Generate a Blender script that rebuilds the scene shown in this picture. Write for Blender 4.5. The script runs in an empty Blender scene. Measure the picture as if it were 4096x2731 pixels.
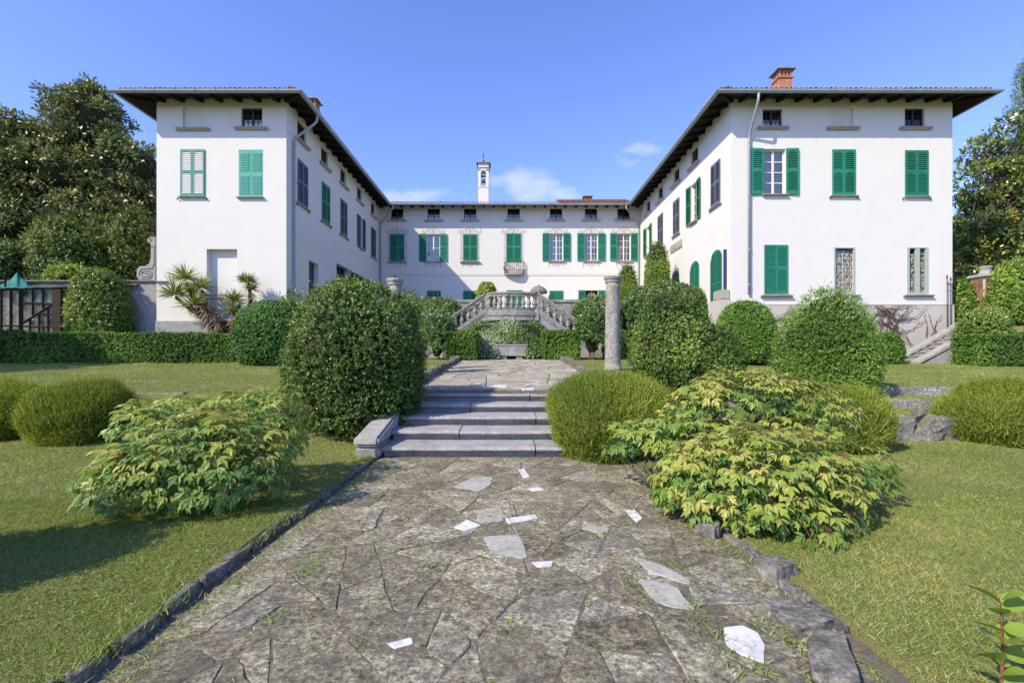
import bpy, bmesh, math, random
import numpy as np
from mathutils import Vector, Matrix, Quaternion

random.seed(7)
RNG = np.random.default_rng(11)
SC = bpy.context.scene
COL = SC.collection
R = math.radians

# ------------------------------------------------------------------ camera
CX, HY, F, CH = 1172.5, 818.0, 1110.0, 1.55      # survey constants used to lay the place out in metres
cam_d = bpy.data.cameras.new('camera'); cam = bpy.data.objects.new('camera', cam_d); COL.objects.link(cam)
cam.location = (0, 0, CH); cam.rotation_euler = (R(90), 0, 0)
cam_d.lens = 17.0; cam_d.sensor_width = 36.0; cam_d.shift_x = 0.0015; cam_d.shift_y = 0.0145
cam_d.clip_start = 0.05; cam_d.clip_end = 2000
SC.camera = cam
# ------------------------------------------------------------------ sky, sun, exposure
SUN_AZ, SUN_EL = R(50.5), R(39.5)
world = bpy.data.worlds.new('World'); SC.world = world; world.use_nodes = True
wt = world.node_tree; wt.nodes.clear()
def wn(t, **k):
    n = wt.nodes.new(t)
    for a, b in k.items(): setattr(n, a, b)
    return n
sky = wn('ShaderNodeTexSky', sky_type='NISHITA', sun_disc=False)
sky.sun_elevation = SUN_EL; sky.sun_rotation = R(180) + SUN_AZ
sky.altitude = 300; sky.air_density = 1.0; sky.dust_density = 0.35; sky.ozone_density = 2.2
tint = wn('ShaderNodeMix', data_type='RGBA', blend_type='MULTIPLY'); tint.inputs[0].default_value = 1.0
tint.inputs[7].default_value = (1.15, 1.20, 1.78, 1)
wt.links.new(sky.outputs[0], tint.inputs[6])
# thin fair-weather clouds low over the roofs
tc = wn('ShaderNodeTexCoord'); sep = wn('ShaderNodeSeparateXYZ'); wt.links.new(tc.outputs['Generated'], sep.inputs[0])
def wm(op, a, b=None, c=None):
    n = wn('ShaderNodeMath', operation=op)
    for i, x in enumerate((a, b, c)):
        if x is None: continue
        if isinstance(x, (int, float)): n.inputs[i].default_value = x
        else: wt.links.new(x, n.inputs[i])
    return n.outputs[0]
yy = wm('MAXIMUM', sep.outputs[1], 0.02)
uu = wm('DIVIDE', sep.outputs[0], yy); vv = wm('DIVIDE', sep.outputs[2], yy)
cloud = None
for (cu, cv, su, sv, amp) in ((0.035, .352, .085, .045, 1.0), (.10, .33, .06, .03, .8), (.275, .432, .05, .022, .8), (-.19, .328, .085, .022, .9), (.24, .40, .05, .02, .5), (-.62, .40, .3, .10, .42), (.9, .5, .3, .05, .25)):
    a = wm('POWER', wm('DIVIDE', wm('SUBTRACT', uu, cu), su), 2.0); b = wm('POWER', wm('DIVIDE', wm('SUBTRACT', vv, cv), sv), 2.0)
    g = wm('MULTIPLY', wm('EXPONENT', wm('MULTIPLY', wm('ADD', a, b), -1.0)), amp)
    cloud = g if cloud is None else wm('MAXIMUM', cloud, g)
cvec = wn('ShaderNodeCombineXYZ'); wt.links.new(uu, cvec.inputs[0]); wt.links.new(wm('MULTIPLY', vv, 1.5), cvec.inputs[1])
cno = wn('ShaderNodeTexNoise'); cno.inputs['Scale'].default_value = 17; cno.inputs['Detail'].default_value = 6; cno.inputs['Roughness'].default_value = .52
wt.links.new(cvec.outputs[0], cno.inputs['Vector'])
cmask = wm('MULTIPLY', wm('SMOOTH_MIN', wm('MULTIPLY', wm('MAXIMUM', wm('SUBTRACT', wm('ADD', wm('MULTIPLY', cno.outputs[0], 1.15), wm('MULTIPLY', cloud, .75)), .86), 0.0), 2.2), 1.0, .2), .62)
cmix = wn('ShaderNodeMix', data_type='RGBA'); wt.links.new(wm('MAXIMUM', wm('MULTIPLY', cmask, wm('GREATER_THAN', sep.outputs[1], .03)), 0), cmix.inputs[0])
wt.links.new(tint.outputs[2], cmix.inputs[6]); cmix.inputs[7].default_value = (4.6, 5.0, 6.4, 1)
bg = wn('ShaderNodeBackground'); bg.inputs[1].default_value = 0.125
wt.links.new(cmix.outputs[2], bg.inputs[0]); wo = wn('ShaderNodeOutputWorld'); wt.links.new(bg.outputs[0], wo.inputs[0])
sun_d = bpy.data.lights.new('sun', 'SUN'); sun = bpy.data.objects.new('sun', sun_d); COL.objects.link(sun)
sun_d.energy = 4.5; sun_d.angle = R(0.53); sun_d.color = (1.0, 0.885, 0.68)
SDIR = Vector((-math.sin(SUN_AZ)*math.cos(SUN_EL), -math.cos(SUN_AZ)*math.cos(SUN_EL), math.sin(SUN_EL)))
sun.rotation_euler = SDIR.to_track_quat('Z', 'Y').to_euler(); sun.location = (-20, -20, 30)
SC.view_settings.view_transform = 'Standard'; SC.view_settings.look = 'None'; SC.view_settings.gamma = 1.0
SC.view_settings.exposure = 0.52
SC.view_settings.use_curve_mapping = False
SC.cycles.max_bounces = 6; SC.cycles.diffuse_bounces = 3; SC.cycles.glossy_bounces = 2; SC.cycles.transmission_bounces = 3
SC.cycles.transparent_max_bounces = 8; SC.cycles.sample_clamp_indirect = 6

# ------------------------------------------------------------------ helpers
def PX(u, d): return (u-CX)*d/F
def PZ(v, d): return CH+(HY-v)*d/F
def P(u, v, d): return Vector((PX(u, d), d, PZ(v, d)))
ORG = {}
def org(o): return ORG.get(o.name, Vector((0, 0, 0)))
def tag(o, label=None, cat=None, group=None, kind=None):
    if label: o['label'] = label
    if cat: o['category'] = cat
    if group: o['group'] = group
    if kind: o['kind'] = kind
    return o
def thing(name, loc, label, cat, group=None):
    o = bpy.data.objects.new(name, None); o.empty_display_size = .2; COL.objects.link(o)
    o.location = loc; ORG[o.name] = Vector(loc)
    return tag(o, label, cat, group)
def mk(name, me, parent=None, loc=(0, 0, 0), rot=None, scale=None, local=False):
    """loc is in world metres unless local"""
    o = bpy.data.objects.new(name, me); COL.objects.link(o)
    w = Vector(loc)
    if parent is not None:
        o.parent = parent
        if local: w = org(parent)+w
        o.location = w-org(parent)
    else: o.location = w
    ORG[o.name] = w
    if rot is not None:
        if isinstance(rot, Quaternion): o.rotation_mode = 'QUATERNION'; o.rotation_quaternion = rot
        elif isinstance(rot, (int, float)): o.rotation_euler = (0, 0, rot)
        else: o.rotation_euler = rot
    if scale is not None: o.scale = scale
    return o
class MB:
    def __init__(s): s.v = []; s.f = []; s.smooth = False
    def add(s, vs, fs):
        b = len(s.v); s.v += [tuple(p) for p in vs]; s.f += [tuple(i+b for i in q) for q in fs]; return s
    def box(s, x0, x1, y0, y1, z0, z1):
        return s.add([(x0,y0,z0),(x1,y0,z0),(x1,y1,z0),(x0,y1,z0),(x0,y0,z1),(x1,y0,z1),(x1,y1,z1),(x0,y1,z1)],
                     [(0,3,2,1),(4,5,6,7),(0,1,5,4),(1,2,6,5),(2,3,7,6),(3,0,4,7)])
    def hexa(s, p):   # 8 points: bottom ring 4, top ring 4
        return s.add(p, [(0,3,2,1),(4,5,6,7),(0,1,5,4),(1,2,6,5),(2,3,7,6),(3,0,4,7)])
    def prism(s, poly, fn, d0, d1):  # poly 2D ccw, fn(a,b,d)->xyz
        n = len(poly); vs = [fn(a, b, d0) for a, b in poly]+[fn(a, b, d1) for a, b in poly]
        return s.add(vs, [tuple(range(n-1, -1, -1)), tuple(range(n, 2*n))]+[(i, (i+1) % n, n+(i+1) % n, n+i) for i in range(n)])
    def tube(s, path, rad, sides=6, caps=True):
        path = [Vector(p) for p in path]; n = len(path)
        if n < 2: return s
        rs = rad if isinstance(rad, (list, tuple)) else [rad]*n
        vs = []; ref = None
        for i, p in enumerate(path):
            t = (path[min(i+1, n-1)]-path[max(i-1, 0)])
            t = t.normalized() if t.length > 1e-9 else Vector((0, 0, 1))
            if ref is None: ref = Vector((0, 0, 1)) if abs(t.z) < .9 else Vector((1, 0, 0))
            a = (ref-t*ref.dot(t)); a = a.normalized() if a.length > 1e-6 else t.orthogonal().normalized()
            ref = a; b = t.cross(a)
            for k in range(sides):
                an = 2*math.pi*k/sides
                vs.append(p+(a*math.cos(an)+b*math.sin(an))*rs[i])
        fs = []
        for i in range(n-1):
            for k in range(sides):
                k2 = (k+1) % sides
                fs.append((i*sides+k, i*sides+k2, (i+1)*sides+k2, (i+1)*sides+k))
        if caps: fs += [tuple(range(sides-1, -1, -1)), tuple((n-1)*sides+k for k in range(sides))]
        return s.add(vs, fs)
    def lathe(s, prof, c=(0, 0, 0), seg=16, jit=0):
        vs = []; n = len(prof)
        for r, z in prof:
            for k in range(seg):
                a = 2*math.pi*k/seg; j = 1+random.uniform(-jit, jit)
                vs.append((c[0]+r*j*math.cos(a), c[1]+r*j*math.sin(a), c[2]+z))
        fs = [(i*seg+k, i*seg+(k+1) % seg, (i+1)*seg+(k+1) % seg, (i+1)*seg+k) for i in range(n-1) for k in range(seg)]
        fs += [tuple(range(seg-1, -1, -1)), tuple((n-1)*seg+k for k in range(seg))]
        return s.add(vs, fs)
    def mesh(s, name, mat, o=(0, 0, 0), smooth=False):
        me = bpy.data.meshes.new(name)
        vs = s.v if not any(o) else [(a-o[0], b-o[1], c-o[2]) for a, b, c in s.v]
        me.from_pydata(vs, [], s.f); me.materials.append(mat)
        if smooth or s.smooth: me.polygons.foreach_set('use_smooth', [True]*len(me.polygons))
        me.update(); return me
    def build(s, name, mat, parent=None, smooth=False, loc=None):
        o = org(parent) if parent is not None else (Vector(loc) if loc is not None else Vector((0, 0, 0)))
        return mk(name, s.mesh(name, mat, o, smooth), parent, o)
def bevel_mesh(me, w, seg=1):
    bm = bmesh.new(); bm.from_mesh(me)
    bmesh.ops.bevel(bm, geom=bm.edges[:], offset=w, segments=seg, affect='EDGES', clamp_overlap=True)
    bm.to_mesh(me); bm.free(); me.update(); return me
def snoise(p, seed, scale):
    """cheap smooth noise in about -1..1 for an (N,3) array"""
    r = np.random.default_rng(seed); out = np.zeros(len(p))
    for i in range(6):
        k = r.normal(size=3); k = k/np.linalg.norm(k)*scale*r.uniform(.6, 1.7)
        out += np.sin(p@k+r.uniform(0, 6.28))
    return out/3.0
def norm(a): return a/np.maximum(np.linalg.norm(a, axis=1, keepdims=True), 1e-9)
def np_mesh(name, verts, faces, mat, rnd=None, smooth=False):
    """verts (N,3) array, faces (M,k) array; rnd one value per vertex"""
    me = bpy.data.meshes.new(name); k = faces.shape[1]; nv, nf = len(verts), len(faces)
    me.vertices.add(nv); me.vertices.foreach_set('co', np.ascontiguousarray(verts, dtype=np.float32).ravel())
    me.loops.add(nf*k); me.loops.foreach_set('vertex_index', np.ascontiguousarray(faces, dtype=np.int32).ravel())
    me.polygons.add(nf); me.polygons.foreach_set('loop_start', np.arange(0, nf*k, k, dtype=np.int32))
    if smooth: me.polygons.foreach_set('use_smooth', np.ones(nf, dtype=bool))
    if rnd is not None:
        at = me.attributes.new('rnd', 'FLOAT', 'POINT'); at.data.foreach_set('value', np.ascontiguousarray(rnd, dtype=np.float32))
    me.materials.append(mat); me.update(calc_edges=True); return me

# ------------------------------------------------------------------ materials
class NT:
    def __init__(s, name):
        s.m = bpy.data.materials.new(name); s.m.use_nodes = True; s.t = s.m.node_tree; s.t.nodes.clear()
        s.out = s.t.nodes.new('ShaderNodeOutputMaterial'); s.geo = None
    def n(s, t, **k):
        x = s.t.nodes.new(t)
        for a, b in k.items(): setattr(x, a, b)
        return x
    def l(s, a, b): s.t.links.new(a, b)
    def stone_offset(s, oi):
        g = s.n('ShaderNodeNewGeometry'); v = s.n('ShaderNodeVectorMath', operation='MULTIPLY_ADD'); c = s.n('ShaderNodeCombineXYZ')
        s.l(s.math('MULTIPLY', oi.outputs['Random'], 37.0), c.inputs[0]); s.l(s.math('MULTIPLY', oi.outputs['Random'], 91.0), c.inputs[1]); s.l(s.math('MULTIPLY', oi.outputs['Random'], 13.0), c.inputs[2])
        v.inputs[1].default_value = (1, 1, 1); s.l(g.outputs['Position'], v.inputs[0]); s.l(c.outputs[0], v.inputs[2]); s.own = v.outputs[0]
    own = None
    def pos(s):
        if s.own is not None: return s.own
        if s.geo is None: s.geo = s.n('ShaderNodeNewGeometry')
        return s.geo.outputs['Position']
    def mp(s, scale=(1, 1, 1), loc=(0, 0, 0)):
        m = s.n('ShaderNodeMapping'); s.l(s.pos(), m.inputs[0]); m.inputs['Scale'].default_value = scale; m.inputs['Location'].default_value = loc
        return m.outputs[0]
    def noise(s, scale, detail=4, rough=.55, vec=None, dist=0):
        x = s.n('ShaderNodeTexNoise'); x.inputs['Scale'].default_value = scale; x.inputs['Detail'].default_value = detail
        x.inputs['Roughness'].default_value = rough; x.inputs['Distortion'].default_value = dist
        s.l(vec if vec is not None else s.pos(), x.inputs['Vector']); return x.outputs[0]
    def ramp(s, fac, stops, interp='LINEAR'):
        x = s.n('ShaderNodeValToRGB'); s.l(fac, x.inputs[0]); e = x.color_ramp.elements; x.color_ramp.interpolation = interp
        while len(e) < len(stops): e.new(.5)
        for i, (p, c) in enumerate(stops):
            e[i].position = p; e[i].color = (c, c, c, 1) if isinstance(c, (int, float)) else (*c, 1)
        return x.outputs[0]
    def mix(s, fac, a, b, mode='MIX'):
        x = s.n('ShaderNodeMix', data_type='RGBA', blend_type=mode)
        for i, v in ((0, fac), (6, a), (7, b)):
            if isinstance(v, (int, float)): x.inputs[i].default_value = v if i == 0 else (v, v, v, 1)
            elif isinstance(v, tuple): x.inputs[i].default_value = (*v, 1)
            else: s.l(v, x.inputs[i])
        return x.outputs[2]
    def math(s, op, a, b=None):
        x = s.n('ShaderNodeMath', operation=op)
        for i, v in enumerate((a, b)):
            if v is None: continue
            if isinstance(v, (int, float)): x.inputs[i].default_value = v
            else: s.l(v, x.inputs[i])
        return x.outputs[0]
    def bsdf(s, col, rough=.8, spec=.3, metal=0.0, bump=None, bstr=.3, bdist=.01):
        b = s.n('ShaderNodeBsdfPrincipled')
        if isinstance(col, tuple): b.inputs['Base Color'].default_value = (*col, 1)
        else: s.l(col, b.inputs['Base Color'])
        if isinstance(rough, (int, float)): b.inputs['Roughness'].default_value = rough
        else: s.l(rough, b.inputs['Roughness'])
        b.inputs['Specular IOR Level'].default_value = spec; b.inputs['Metallic'].default_value = metal
        if bump is not None:
            u = s.n('ShaderNodeBump'); u.inputs['Strength'].default_value = bstr; u.inputs['Distance'].default_value = bdist
            s.l(bump, u.inputs['Height']); s.l(u.outputs[0], b.inputs['Normal'])
        return b.outputs[0]
    def done(s, sh): s.l(sh, s.out.inputs[0]); return s.m
def m_simple(name, col, rough=.7, spec=.3, metal=0, var=.12, vs=8, bump=0, bs=60, rand=0):
    t = NT(name); a = tuple(c*(1-var) for c in col); b = tuple(min(1, c*(1+var)) for c in col)
    c = t.ramp(t.noise(vs, 4), [(.3, a), (.7, b)])
    if rand:
        oi = t.n('ShaderNodeObjectInfo'); c = t.mix(1.0, c, t.ramp(oi.outputs['Random'], [(0, tuple(1-rand*k for k in (1, 1, 1))), (.5, (1, 1, 1)), (1, (1+rand, 1+rand*.5, 1+rand))]), 'MULTIPLY')
    return t.done(t.bsdf(c, rough, spec, metal, t.noise(bs, 3) if bump else None, bump or .1, .004))
def m_plaster(name, col, stain=.0):
    t = NT(name)
    c = t.ramp(t.noise(1.3, 5, .6), [(.25, tuple(x*.955 for x in col)), (.75, col)])
    sp = t.ramp(t.noise(.55, 6, .65, t.mp((1, 1, .35))), [(.58, 0), (.78, 1)])
    c = t.mix(t.math('MULTIPLY', sp, .10+stain), c, tuple(x*.8 for x in (col[0], col[1]*.98, col[2]*.94)))
    bm = t.math('ADD', t.math('MULTIPLY', t.noise(9, 4), 1.0), t.math('MULTIPLY', t.noise(140, 3), .25))
    return t.done(t.bsdf(c, .9, .15, 0, bm, .25, .012))
def m_stone(name, dark, mid, light, sc=45, lichen=(.55, .55, .5), lam=.35, bstr=.5, moss=0):
    t = NT(name)
    a = t.ramp(t.noise(sc, 5, .72), [(.34, dark), (.5, mid), (.64, light)])
    b = t.noise(2.3, 5, .65); a = t.mix(t.ramp(b, [(.4, 0), (.75, lam)]), a, lichen)
    b2 = t.noise(3.7, 5, .7, t.mp((1, 1, 1), (7, 3, 1))); a = t.mix(t.ramp(b2, [(.45, 0), (.7, .55)]), a, tuple(x*.55 for x in mid))
    if moss:
        b3 = t.noise(2.9, 5, .7, t.mp((1, 1, 1), (2, 9, 5))); a = t.mix(t.ramp(b3, [(.52, 0), (.66, moss)]), a, (.075, .085, .025))
    h = t.math('ADD', t.noise(sc*.8, 4, .7), t.math('MULTIPLY', t.noise(6, 4), 1.2))
    return t.done(t.bsdf(a, .92, .2, 0, h, bstr, .012))
LK = 2.55
def m_leaf(name, stops, trans=.22, rough=.42, spec=.35, back=None, lk=None, patch=None):
    K = lk or LK
    t = NT(name); at = t.n('ShaderNodeAttribute', attribute_name='rnd')
    c = t.ramp(at.outputs['Fac'], [(q, tuple(min(.85, K*x) if max(k) < .45 else x for x in k)) for q, k in stops])
    if patch: c = t.mix(t.ramp(t.noise(patch[0], 3), [(.42, 0), (.62, patch[1])]), c, patch[2])
    if back is not None:
        g = t.n('ShaderNodeNewGeometry'); c = t.mix(t.math('MULTIPLY', g.outputs['Backfacing'], .55), c, back)
    b = t.bsdf(c, rough, spec)
    tr = t.n('ShaderNodeBsdfTranslucent'); hs = t.n('ShaderNodeHueSaturation'); hs.inputs['Saturation'].default_value = 1.15; hs.inputs['Value'].default_value = 1.35
    t.l(c, hs.inputs['Color']); t.l(hs.outputs[0], tr.inputs[0])
    ms = t.n('ShaderNodeMixShader'); ms.inputs[0].default_value = trans; t.l(b, ms.inputs[1]); t.l(tr.outputs[0], ms.inputs[2])
    return t.done(ms.outputs[0])
WHITE = m_plaster('white_plaster', (.645, .635, .595))
PLINTH_G = m_stone('grey_roughcast', (.20, .20, .20), (.31, .31, .31), (.40, .40, .40), 30, (.36, .35, .33), .3, 1.0)
PLINTH_B = m_plaster('beige_plinth_render', (.46, .43, .38), .25)
GRANITE = m_stone('granite', (.12, .12, .115), (.30, .295, .285), (.50, .49, .475), 55, (.46, .45, .42), .5, .5)
GRANITE_OLD = m_stone('weathered_granite', (.04, .04, .036), (.25, .24, .215), (.50, .485, .44), 24, (.40, .39, .36), .45, .9, moss=.35)
ROUGHSTONE = m_stone('rough_wall_stone', (.04, .038, .03), (.14, .13, .11), (.30, .285, .25), 16, (.40, .40, .38), .6, 1.3, moss=.5)
SILL = m_stone('sill_sandstone', (.26, .23, .18), (.36, .33, .27), (.44, .41, .35), 30, (.4, .38, .33), .3, .3)
DARKSTONE = m_stone('dark_finial_stone', (.10, .09, .075), (.19, .17, .145), (.28, .26, .23), 30, (.3, .29, .26), .4, .7, moss=.3)
KERB = m_stone('kerb_stone', (.04, .037, .03), (.125, .115, .095), (.27, .255, .22), 26, (.40, .38, .33), .45, 1.2, moss=.3)
MARBLE = m_stone('white_marble', (.38, .37, .34), (.60, .595, .58), (.68, .68, .67), 12, (.52, .51, .48), .4, .3)
PALE = m_stone('pale_limestone', (.26, .25, .21), (.36, .345, .30), (.42, .41, .36), 20, (.46, .45, .40), .4, .4)
def m_flag():
    t = NT('weathered_flagstone'); oi = t.n('ShaderNodeObjectInfo'); t.stone_offset(oi)
    base = t.ramp(oi.outputs['Random'], [(0, (.16, .143, .095)), (.2, (.26, .235, .16)), (.4, (.20, .181, .122)), (.6, (.34, .31, .22)), (.75, (.23, .205, .135)), (.9, (.37, .345, .255)), (1, (.25, .235, .185))])
    fine = t.ramp(t.noise(34, 8, .82), [(.38, .22), (.47, .80), (.53, 1.15), (.62, 2.1)])
    c = t.mix(1.0, base, fine, 'MULTIPLY')
    c = t.mix(1.0, c, t.ramp(t.noise(11, 7, .75, t.mp((1, 1, 1), (6, 6, 1))), [(.36, .5), (.5, 1.0), (.62, 1.4)]), 'MULTIPLY')
    dirt = t.ramp(t.noise(1.6, 8, .74), [(.47, 0), (.62, .75)]); c = t.mix(t.math('MULTIPLY', dirt, t.ramp(t.noise(24, 6, .8), [(.35, .5), (.6, 1)])), c, (.14, .122, .095))
    ochre = t.ramp(t.noise(3.1, 8, .8, t.mp((1, 1, 1), (4, 2, 8))), [(.585, 0), (.66, .6)]); c = t.mix(ochre, c, (.25, .155, .06))
    li = t.ramp(t.noise(7, 9, .80, t.mp((1, 1, 1), (9, 4, 2))), [(.57, 0), (.64, .7)]); c = t.mix(li, c, (.39, .37, .29))
    wl = t.ramp(t.noise(4.5, 9, .76, t.mp((1, 1, 1), (1, 5, 3))), [(.63, 0), (.67, .85)]); c = t.mix(wl, c, (.55, .535, .47))
    h = t.math('ADD', t.noise(26, 8, .8), t.math('MULTIPLY', t.noise(5, 4), 1.2))
    return t.done(t.bsdf(c, .93, .18, 0, h, 1.0, .018))
FLAG = m_flag()
def m_flag2():
    t = NT('pale_path_flagstone'); oi = t.n('ShaderNodeObjectInfo'); t.stone_offset(oi)
    base = t.ramp(oi.outputs['Random'], [(0, (.28, .255, .195)), (.5, (.36, .33, .26)), (1, (.43, .40, .32))])
    fine = t.ramp(t.noise(30, 6, .75), [(.3, .65), (.5, .97), (.72, 1.25)]); c = t.mix(1.0, base, fine, 'MULTIPLY')
    dirt = t.ramp(t.noise(1.7, 6, .7), [(.45, 0), (.68, .6)]); c = t.mix(dirt, c, (.18, .165, .135))
    h = t.math('ADD', t.noise(30, 6, .75), t.math('MULTIPLY', t.noise(5, 4), 1.4))
    return t.done(t.bsdf(c, .93, .18, 0, h, .6, .012))
FLAG2 = m_flag2()
def m_soil():
    t = NT('joint_soil')
    c = t.ramp(t.noise(16, 7, .78), [(.32, (.06, .052, .04)), (.5, (.15, .132, .10)), (.68, (.26, .235, .19))])
    g = t.ramp(t.noise(2.0, 6, .7), [(.5, 0), (.62, .6)]); c = t.mix(g, c, (.10, .105, .035))
    return t.done(t.bsdf(c, .95, .1, 0, t.noise(40, 5), .8, .012))
SOIL = m_soil()
def m_lawn():
    t = NT('lawn_turf')
    c = t.ramp(t.noise(48, 6, .8), [(.34, (.05, .06, .015)), (.5, (.17, .18, .048)), (.66, (.33, .31, .125))])
    d = t.ramp(t.noise(.9, 6, .65), [(.38, 0), (.66, .7)]); c = t.mix(d, c, (.25, .225, .105))
    e = t.ramp(t.noise(2.7, 5, .65, t.mp((1, 1, 1), (3, 8, 2))), [(.5, 0), (.7, .6)]); c = t.mix(e, c, (.10, .15, .03))
    return t.done(t.bsdf(c, .95, .1, 0, t.noise(60, 5), 1.0, .03))
LAWN = m_lawn()
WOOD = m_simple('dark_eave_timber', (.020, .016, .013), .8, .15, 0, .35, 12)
FRAMEBROWN = m_simple('dark_brown_window_paint', (.035, .024, .018), .5, .4)
CREAM = m_simple('cream_window_paint', (.66, .63, .55), .5, .35, 0, .05)
SAGE = m_simple('sage_window_paint', (.32, .385, .35), .55, .3, 0, .08)
GREEN = m_simple('green_shutter_paint', (.018, .185, .115), .5, .35, 0, .12, 5, rand=.22)
GREEN_D = m_simple('dark_green_shutter_paint', (.010, .125, .070), .5, .35, 0, .12, 5)
TEAL = m_simple('teal_shutter_paint', (.03, .20, .165), .5, .35, 0, .08, 5)
TEAL_PALE = m_simple('faded_teal_wall_paint', (.115, .37, .30), .8, .15, 0, .05, 5)
SLATE = m_simple('slate_blue_shutter_paint', (.105, .12, .155), .55, .3, 0, .1, 5, rand=.15)
NAVY = m_simple('navy_shutter_edge_paint', (.02, .03, .10), .5, .35, 0, .1, 5)
SUNLIT_SLAT = m_simple('sunlit_slat_white', (.72, .72, .70), .55, .3, 0, .04)  # sunlight caught by the teal shutter's louvres, put in as white slat colour
GUTTER = m_simple('grey_zinc', (.30, .34, .38), .5, .45, .1, .1, 3)
IRON = m_simple('black_iron', (.02, .019, .018), .6, .35, .3, .3, 20)
IRONP = m_simple('cream_painted_iron', (.47, .43, .34), .6, .3, 0, .15, 12)
RUST = m_simple('rusty_brown_iron', (.11, .06, .04), .7, .3, .2, .3, 20)
BRONZE = m_simple('old_bronze', (.055, .055, .04), .5, .5, .6, .3, 20)
def m_tile():
    t = NT('terracotta_roof_tile'); oi = t.n('ShaderNodeObjectInfo')
    c = t.ramp(oi.outputs['Random'], [(0, (.20, .085, .05)), (.4, (.33, .135, .075)), (.75, (.42, .19, .105)), (1, (.29, .19, .13))])
    c = t.mix(t.ramp(t.noise(14, 5, .7), [(.42, 0), (.66, .75)]), c, (.085, .068, .055))
    return t.done(t.bsdf(c, .9, .2, 0, t.noise(40, 3), .4, .01))
TILE = m_tile()
BRICK = m_tile(); BRICK.name = 'red_brick'
def m_brickwall():
    t = NT('chimney_brickwork'); br = t.n('ShaderNodeTexBrick'); mp = t.n('ShaderNodeMapping'); tcx = t.n('ShaderNodeNewGeometry')
    sp = t.n('ShaderNodeSeparateXYZ'); t.l(tcx.outputs['Position'], sp.inputs[0]); cb = t.n('ShaderNodeCombineXYZ')
    t.l(t.math('ADD', sp.outputs[0], sp.outputs[1]), cb.inputs[0]); t.l(sp.outputs[2], cb.inputs[1]); t.l(cb.outputs[0], br.inputs['Vector'])
    br.inputs['Scale'].default_value = 1.0; br.inputs['Brick Width'].default_value = .24; br.inputs['Row Height'].default_value = .075; br.inputs['Mortar Size'].default_value = .008
    br.inputs['Color1'].default_value = (.36, .12, .06, 1); br.inputs['Color2'].default_value = (.46, .20, .11, 1); br.inputs['Mortar'].default_value = (.33, .27, .2, 1)
    c = t.mix(t.ramp(t.noise(6, 5, .7), [(.5, 0), (.7, .6)]), br.outputs[0], (.16, .1, .07))
    return t.done(t.bsdf(c, .92, .15, 0, br.outputs[1], -.4, .01))
BRICKWORK = m_brickwall()
def m_glass():
    t = NT('window_glass'); fr = t.n('ShaderNodeFresnel'); fr.inputs[0].default_value = 1.5
    tr = t.n('ShaderNodeBsdfTransparent'); tr.inputs[0].default_value = (.86, .9, .9, 1); gl = t.n('ShaderNodeBsdfGlossy'); gl.inputs['Roughness'].default_value = .03
    ms = t.n('ShaderNodeMixShader'); t.l(t.math('ADD', t.math('MULTIPLY', fr.outputs[0], 1.6), .02), ms.inputs[0]); t.l(tr.outputs[0], ms.inputs[1]); t.l(gl.outputs[0], ms.inputs[2])
    return t.done(ms.outputs[0])
GLASS = m_glass()
CURTAIN = m_simple('white_curtain_cloth', (.72, .73, .75), .9, .1, 0, .06, 5)
CURTAIN_C = m_simple('cream_inner_shutter_paint', (.60, .57, .46), .7, .2, 0, .06, 5)
PAINTG = m_simple('faded_wall_painting', (.37, .355, .32), .9, .1, 0, .18, 9)
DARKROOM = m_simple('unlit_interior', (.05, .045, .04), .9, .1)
BARK = m_stone('tree_bark', (.035, .028, .022), (.085, .068, .052), (.15, .125, .10), 18, (.2, .19, .16), .4, 1.0)
TWIG = m_simple('shrub_twig', (.10, .07, .045), .8, .2, 0, .3, 20)
REDSTEM = m_simple('red_leaf_stalk', (.22, .075, .05), .6, .3, 0, .3, 20)
SHADED_CORE = m_simple('inner_foliage', (.026, .034, .014), .9, .1, 0, .5, 22)  # inner twig colour, darkened further to paint deep shade into the gaps
def m_net():
    t = NT('teal_shade_net'); b = t.bsdf(t.ramp(t.noise(3, 4), [(.3, (.03, .17, .16)), (.7, (.05, .27, .25))]), .8, .2)
    tr = t.n('ShaderNodeBsdfTransparent'); ms = t.n('ShaderNodeMixShader'); ms.inputs[0].default_value = .75; t.l(tr.outputs[0], ms.inputs[1]); t.l(b, ms.inputs[2])
    return t.done(ms.outputs[0])
NET = m_net()
# ------------------------------------------------------------------ ground
def zpl(y): return .80+.054*(np.minimum(y, 24.)-9.9)
STEP_Y, TR, RI = 7.45, .614, .1566          # front of the garden steps, tread, rise
def sm(a, b, x):
    t = np.clip((x-a)/(b-a), 0, 1); return t*t*(3-2*t)
def H(x, y, soft=True):
    x = np.asarray(x, float); y = np.asarray(y, float)
    lump = .012*np.sin(x*2.1+y*1.3)+.010*np.sin(x*-1.2+y*2.7+1)+.006*np.sin(x*5.1+2)*np.sin(y*4.3)
    right = np.where(y < 8.70, .02, np.where(y < 9.6, .43+.11*(y-8.7)/.9, np.where(y < 10.8, .66, zpl(y))))
    left = .062+sm(7.9, 10.7, y)*(zpl(y)-.062)
    mid = np.where(y < 10.3, -.06, zpl(y)-.06)
    z = np.where(x < -2.08, left+lump, np.where(x > 1.92, right+lump, mid))
    up = y > 10.0
    z = np.where(up & (np.abs(x) > 2.22), np.where(x < 0, left, right)+lump*.8, z)
    z = np.where(up & (np.abs(x) <= 2.22), mid, z)
    z = z+sm(17.6, 20.5, x)*sm(17.0, 19.5, y)*1.45
    z = z+sm(2.2, 4.5, -x-0)*0
    return z
def axis(fine, far):
    return np.array(sorted(set(np.round(fine, 3).tolist()+far)))
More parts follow.
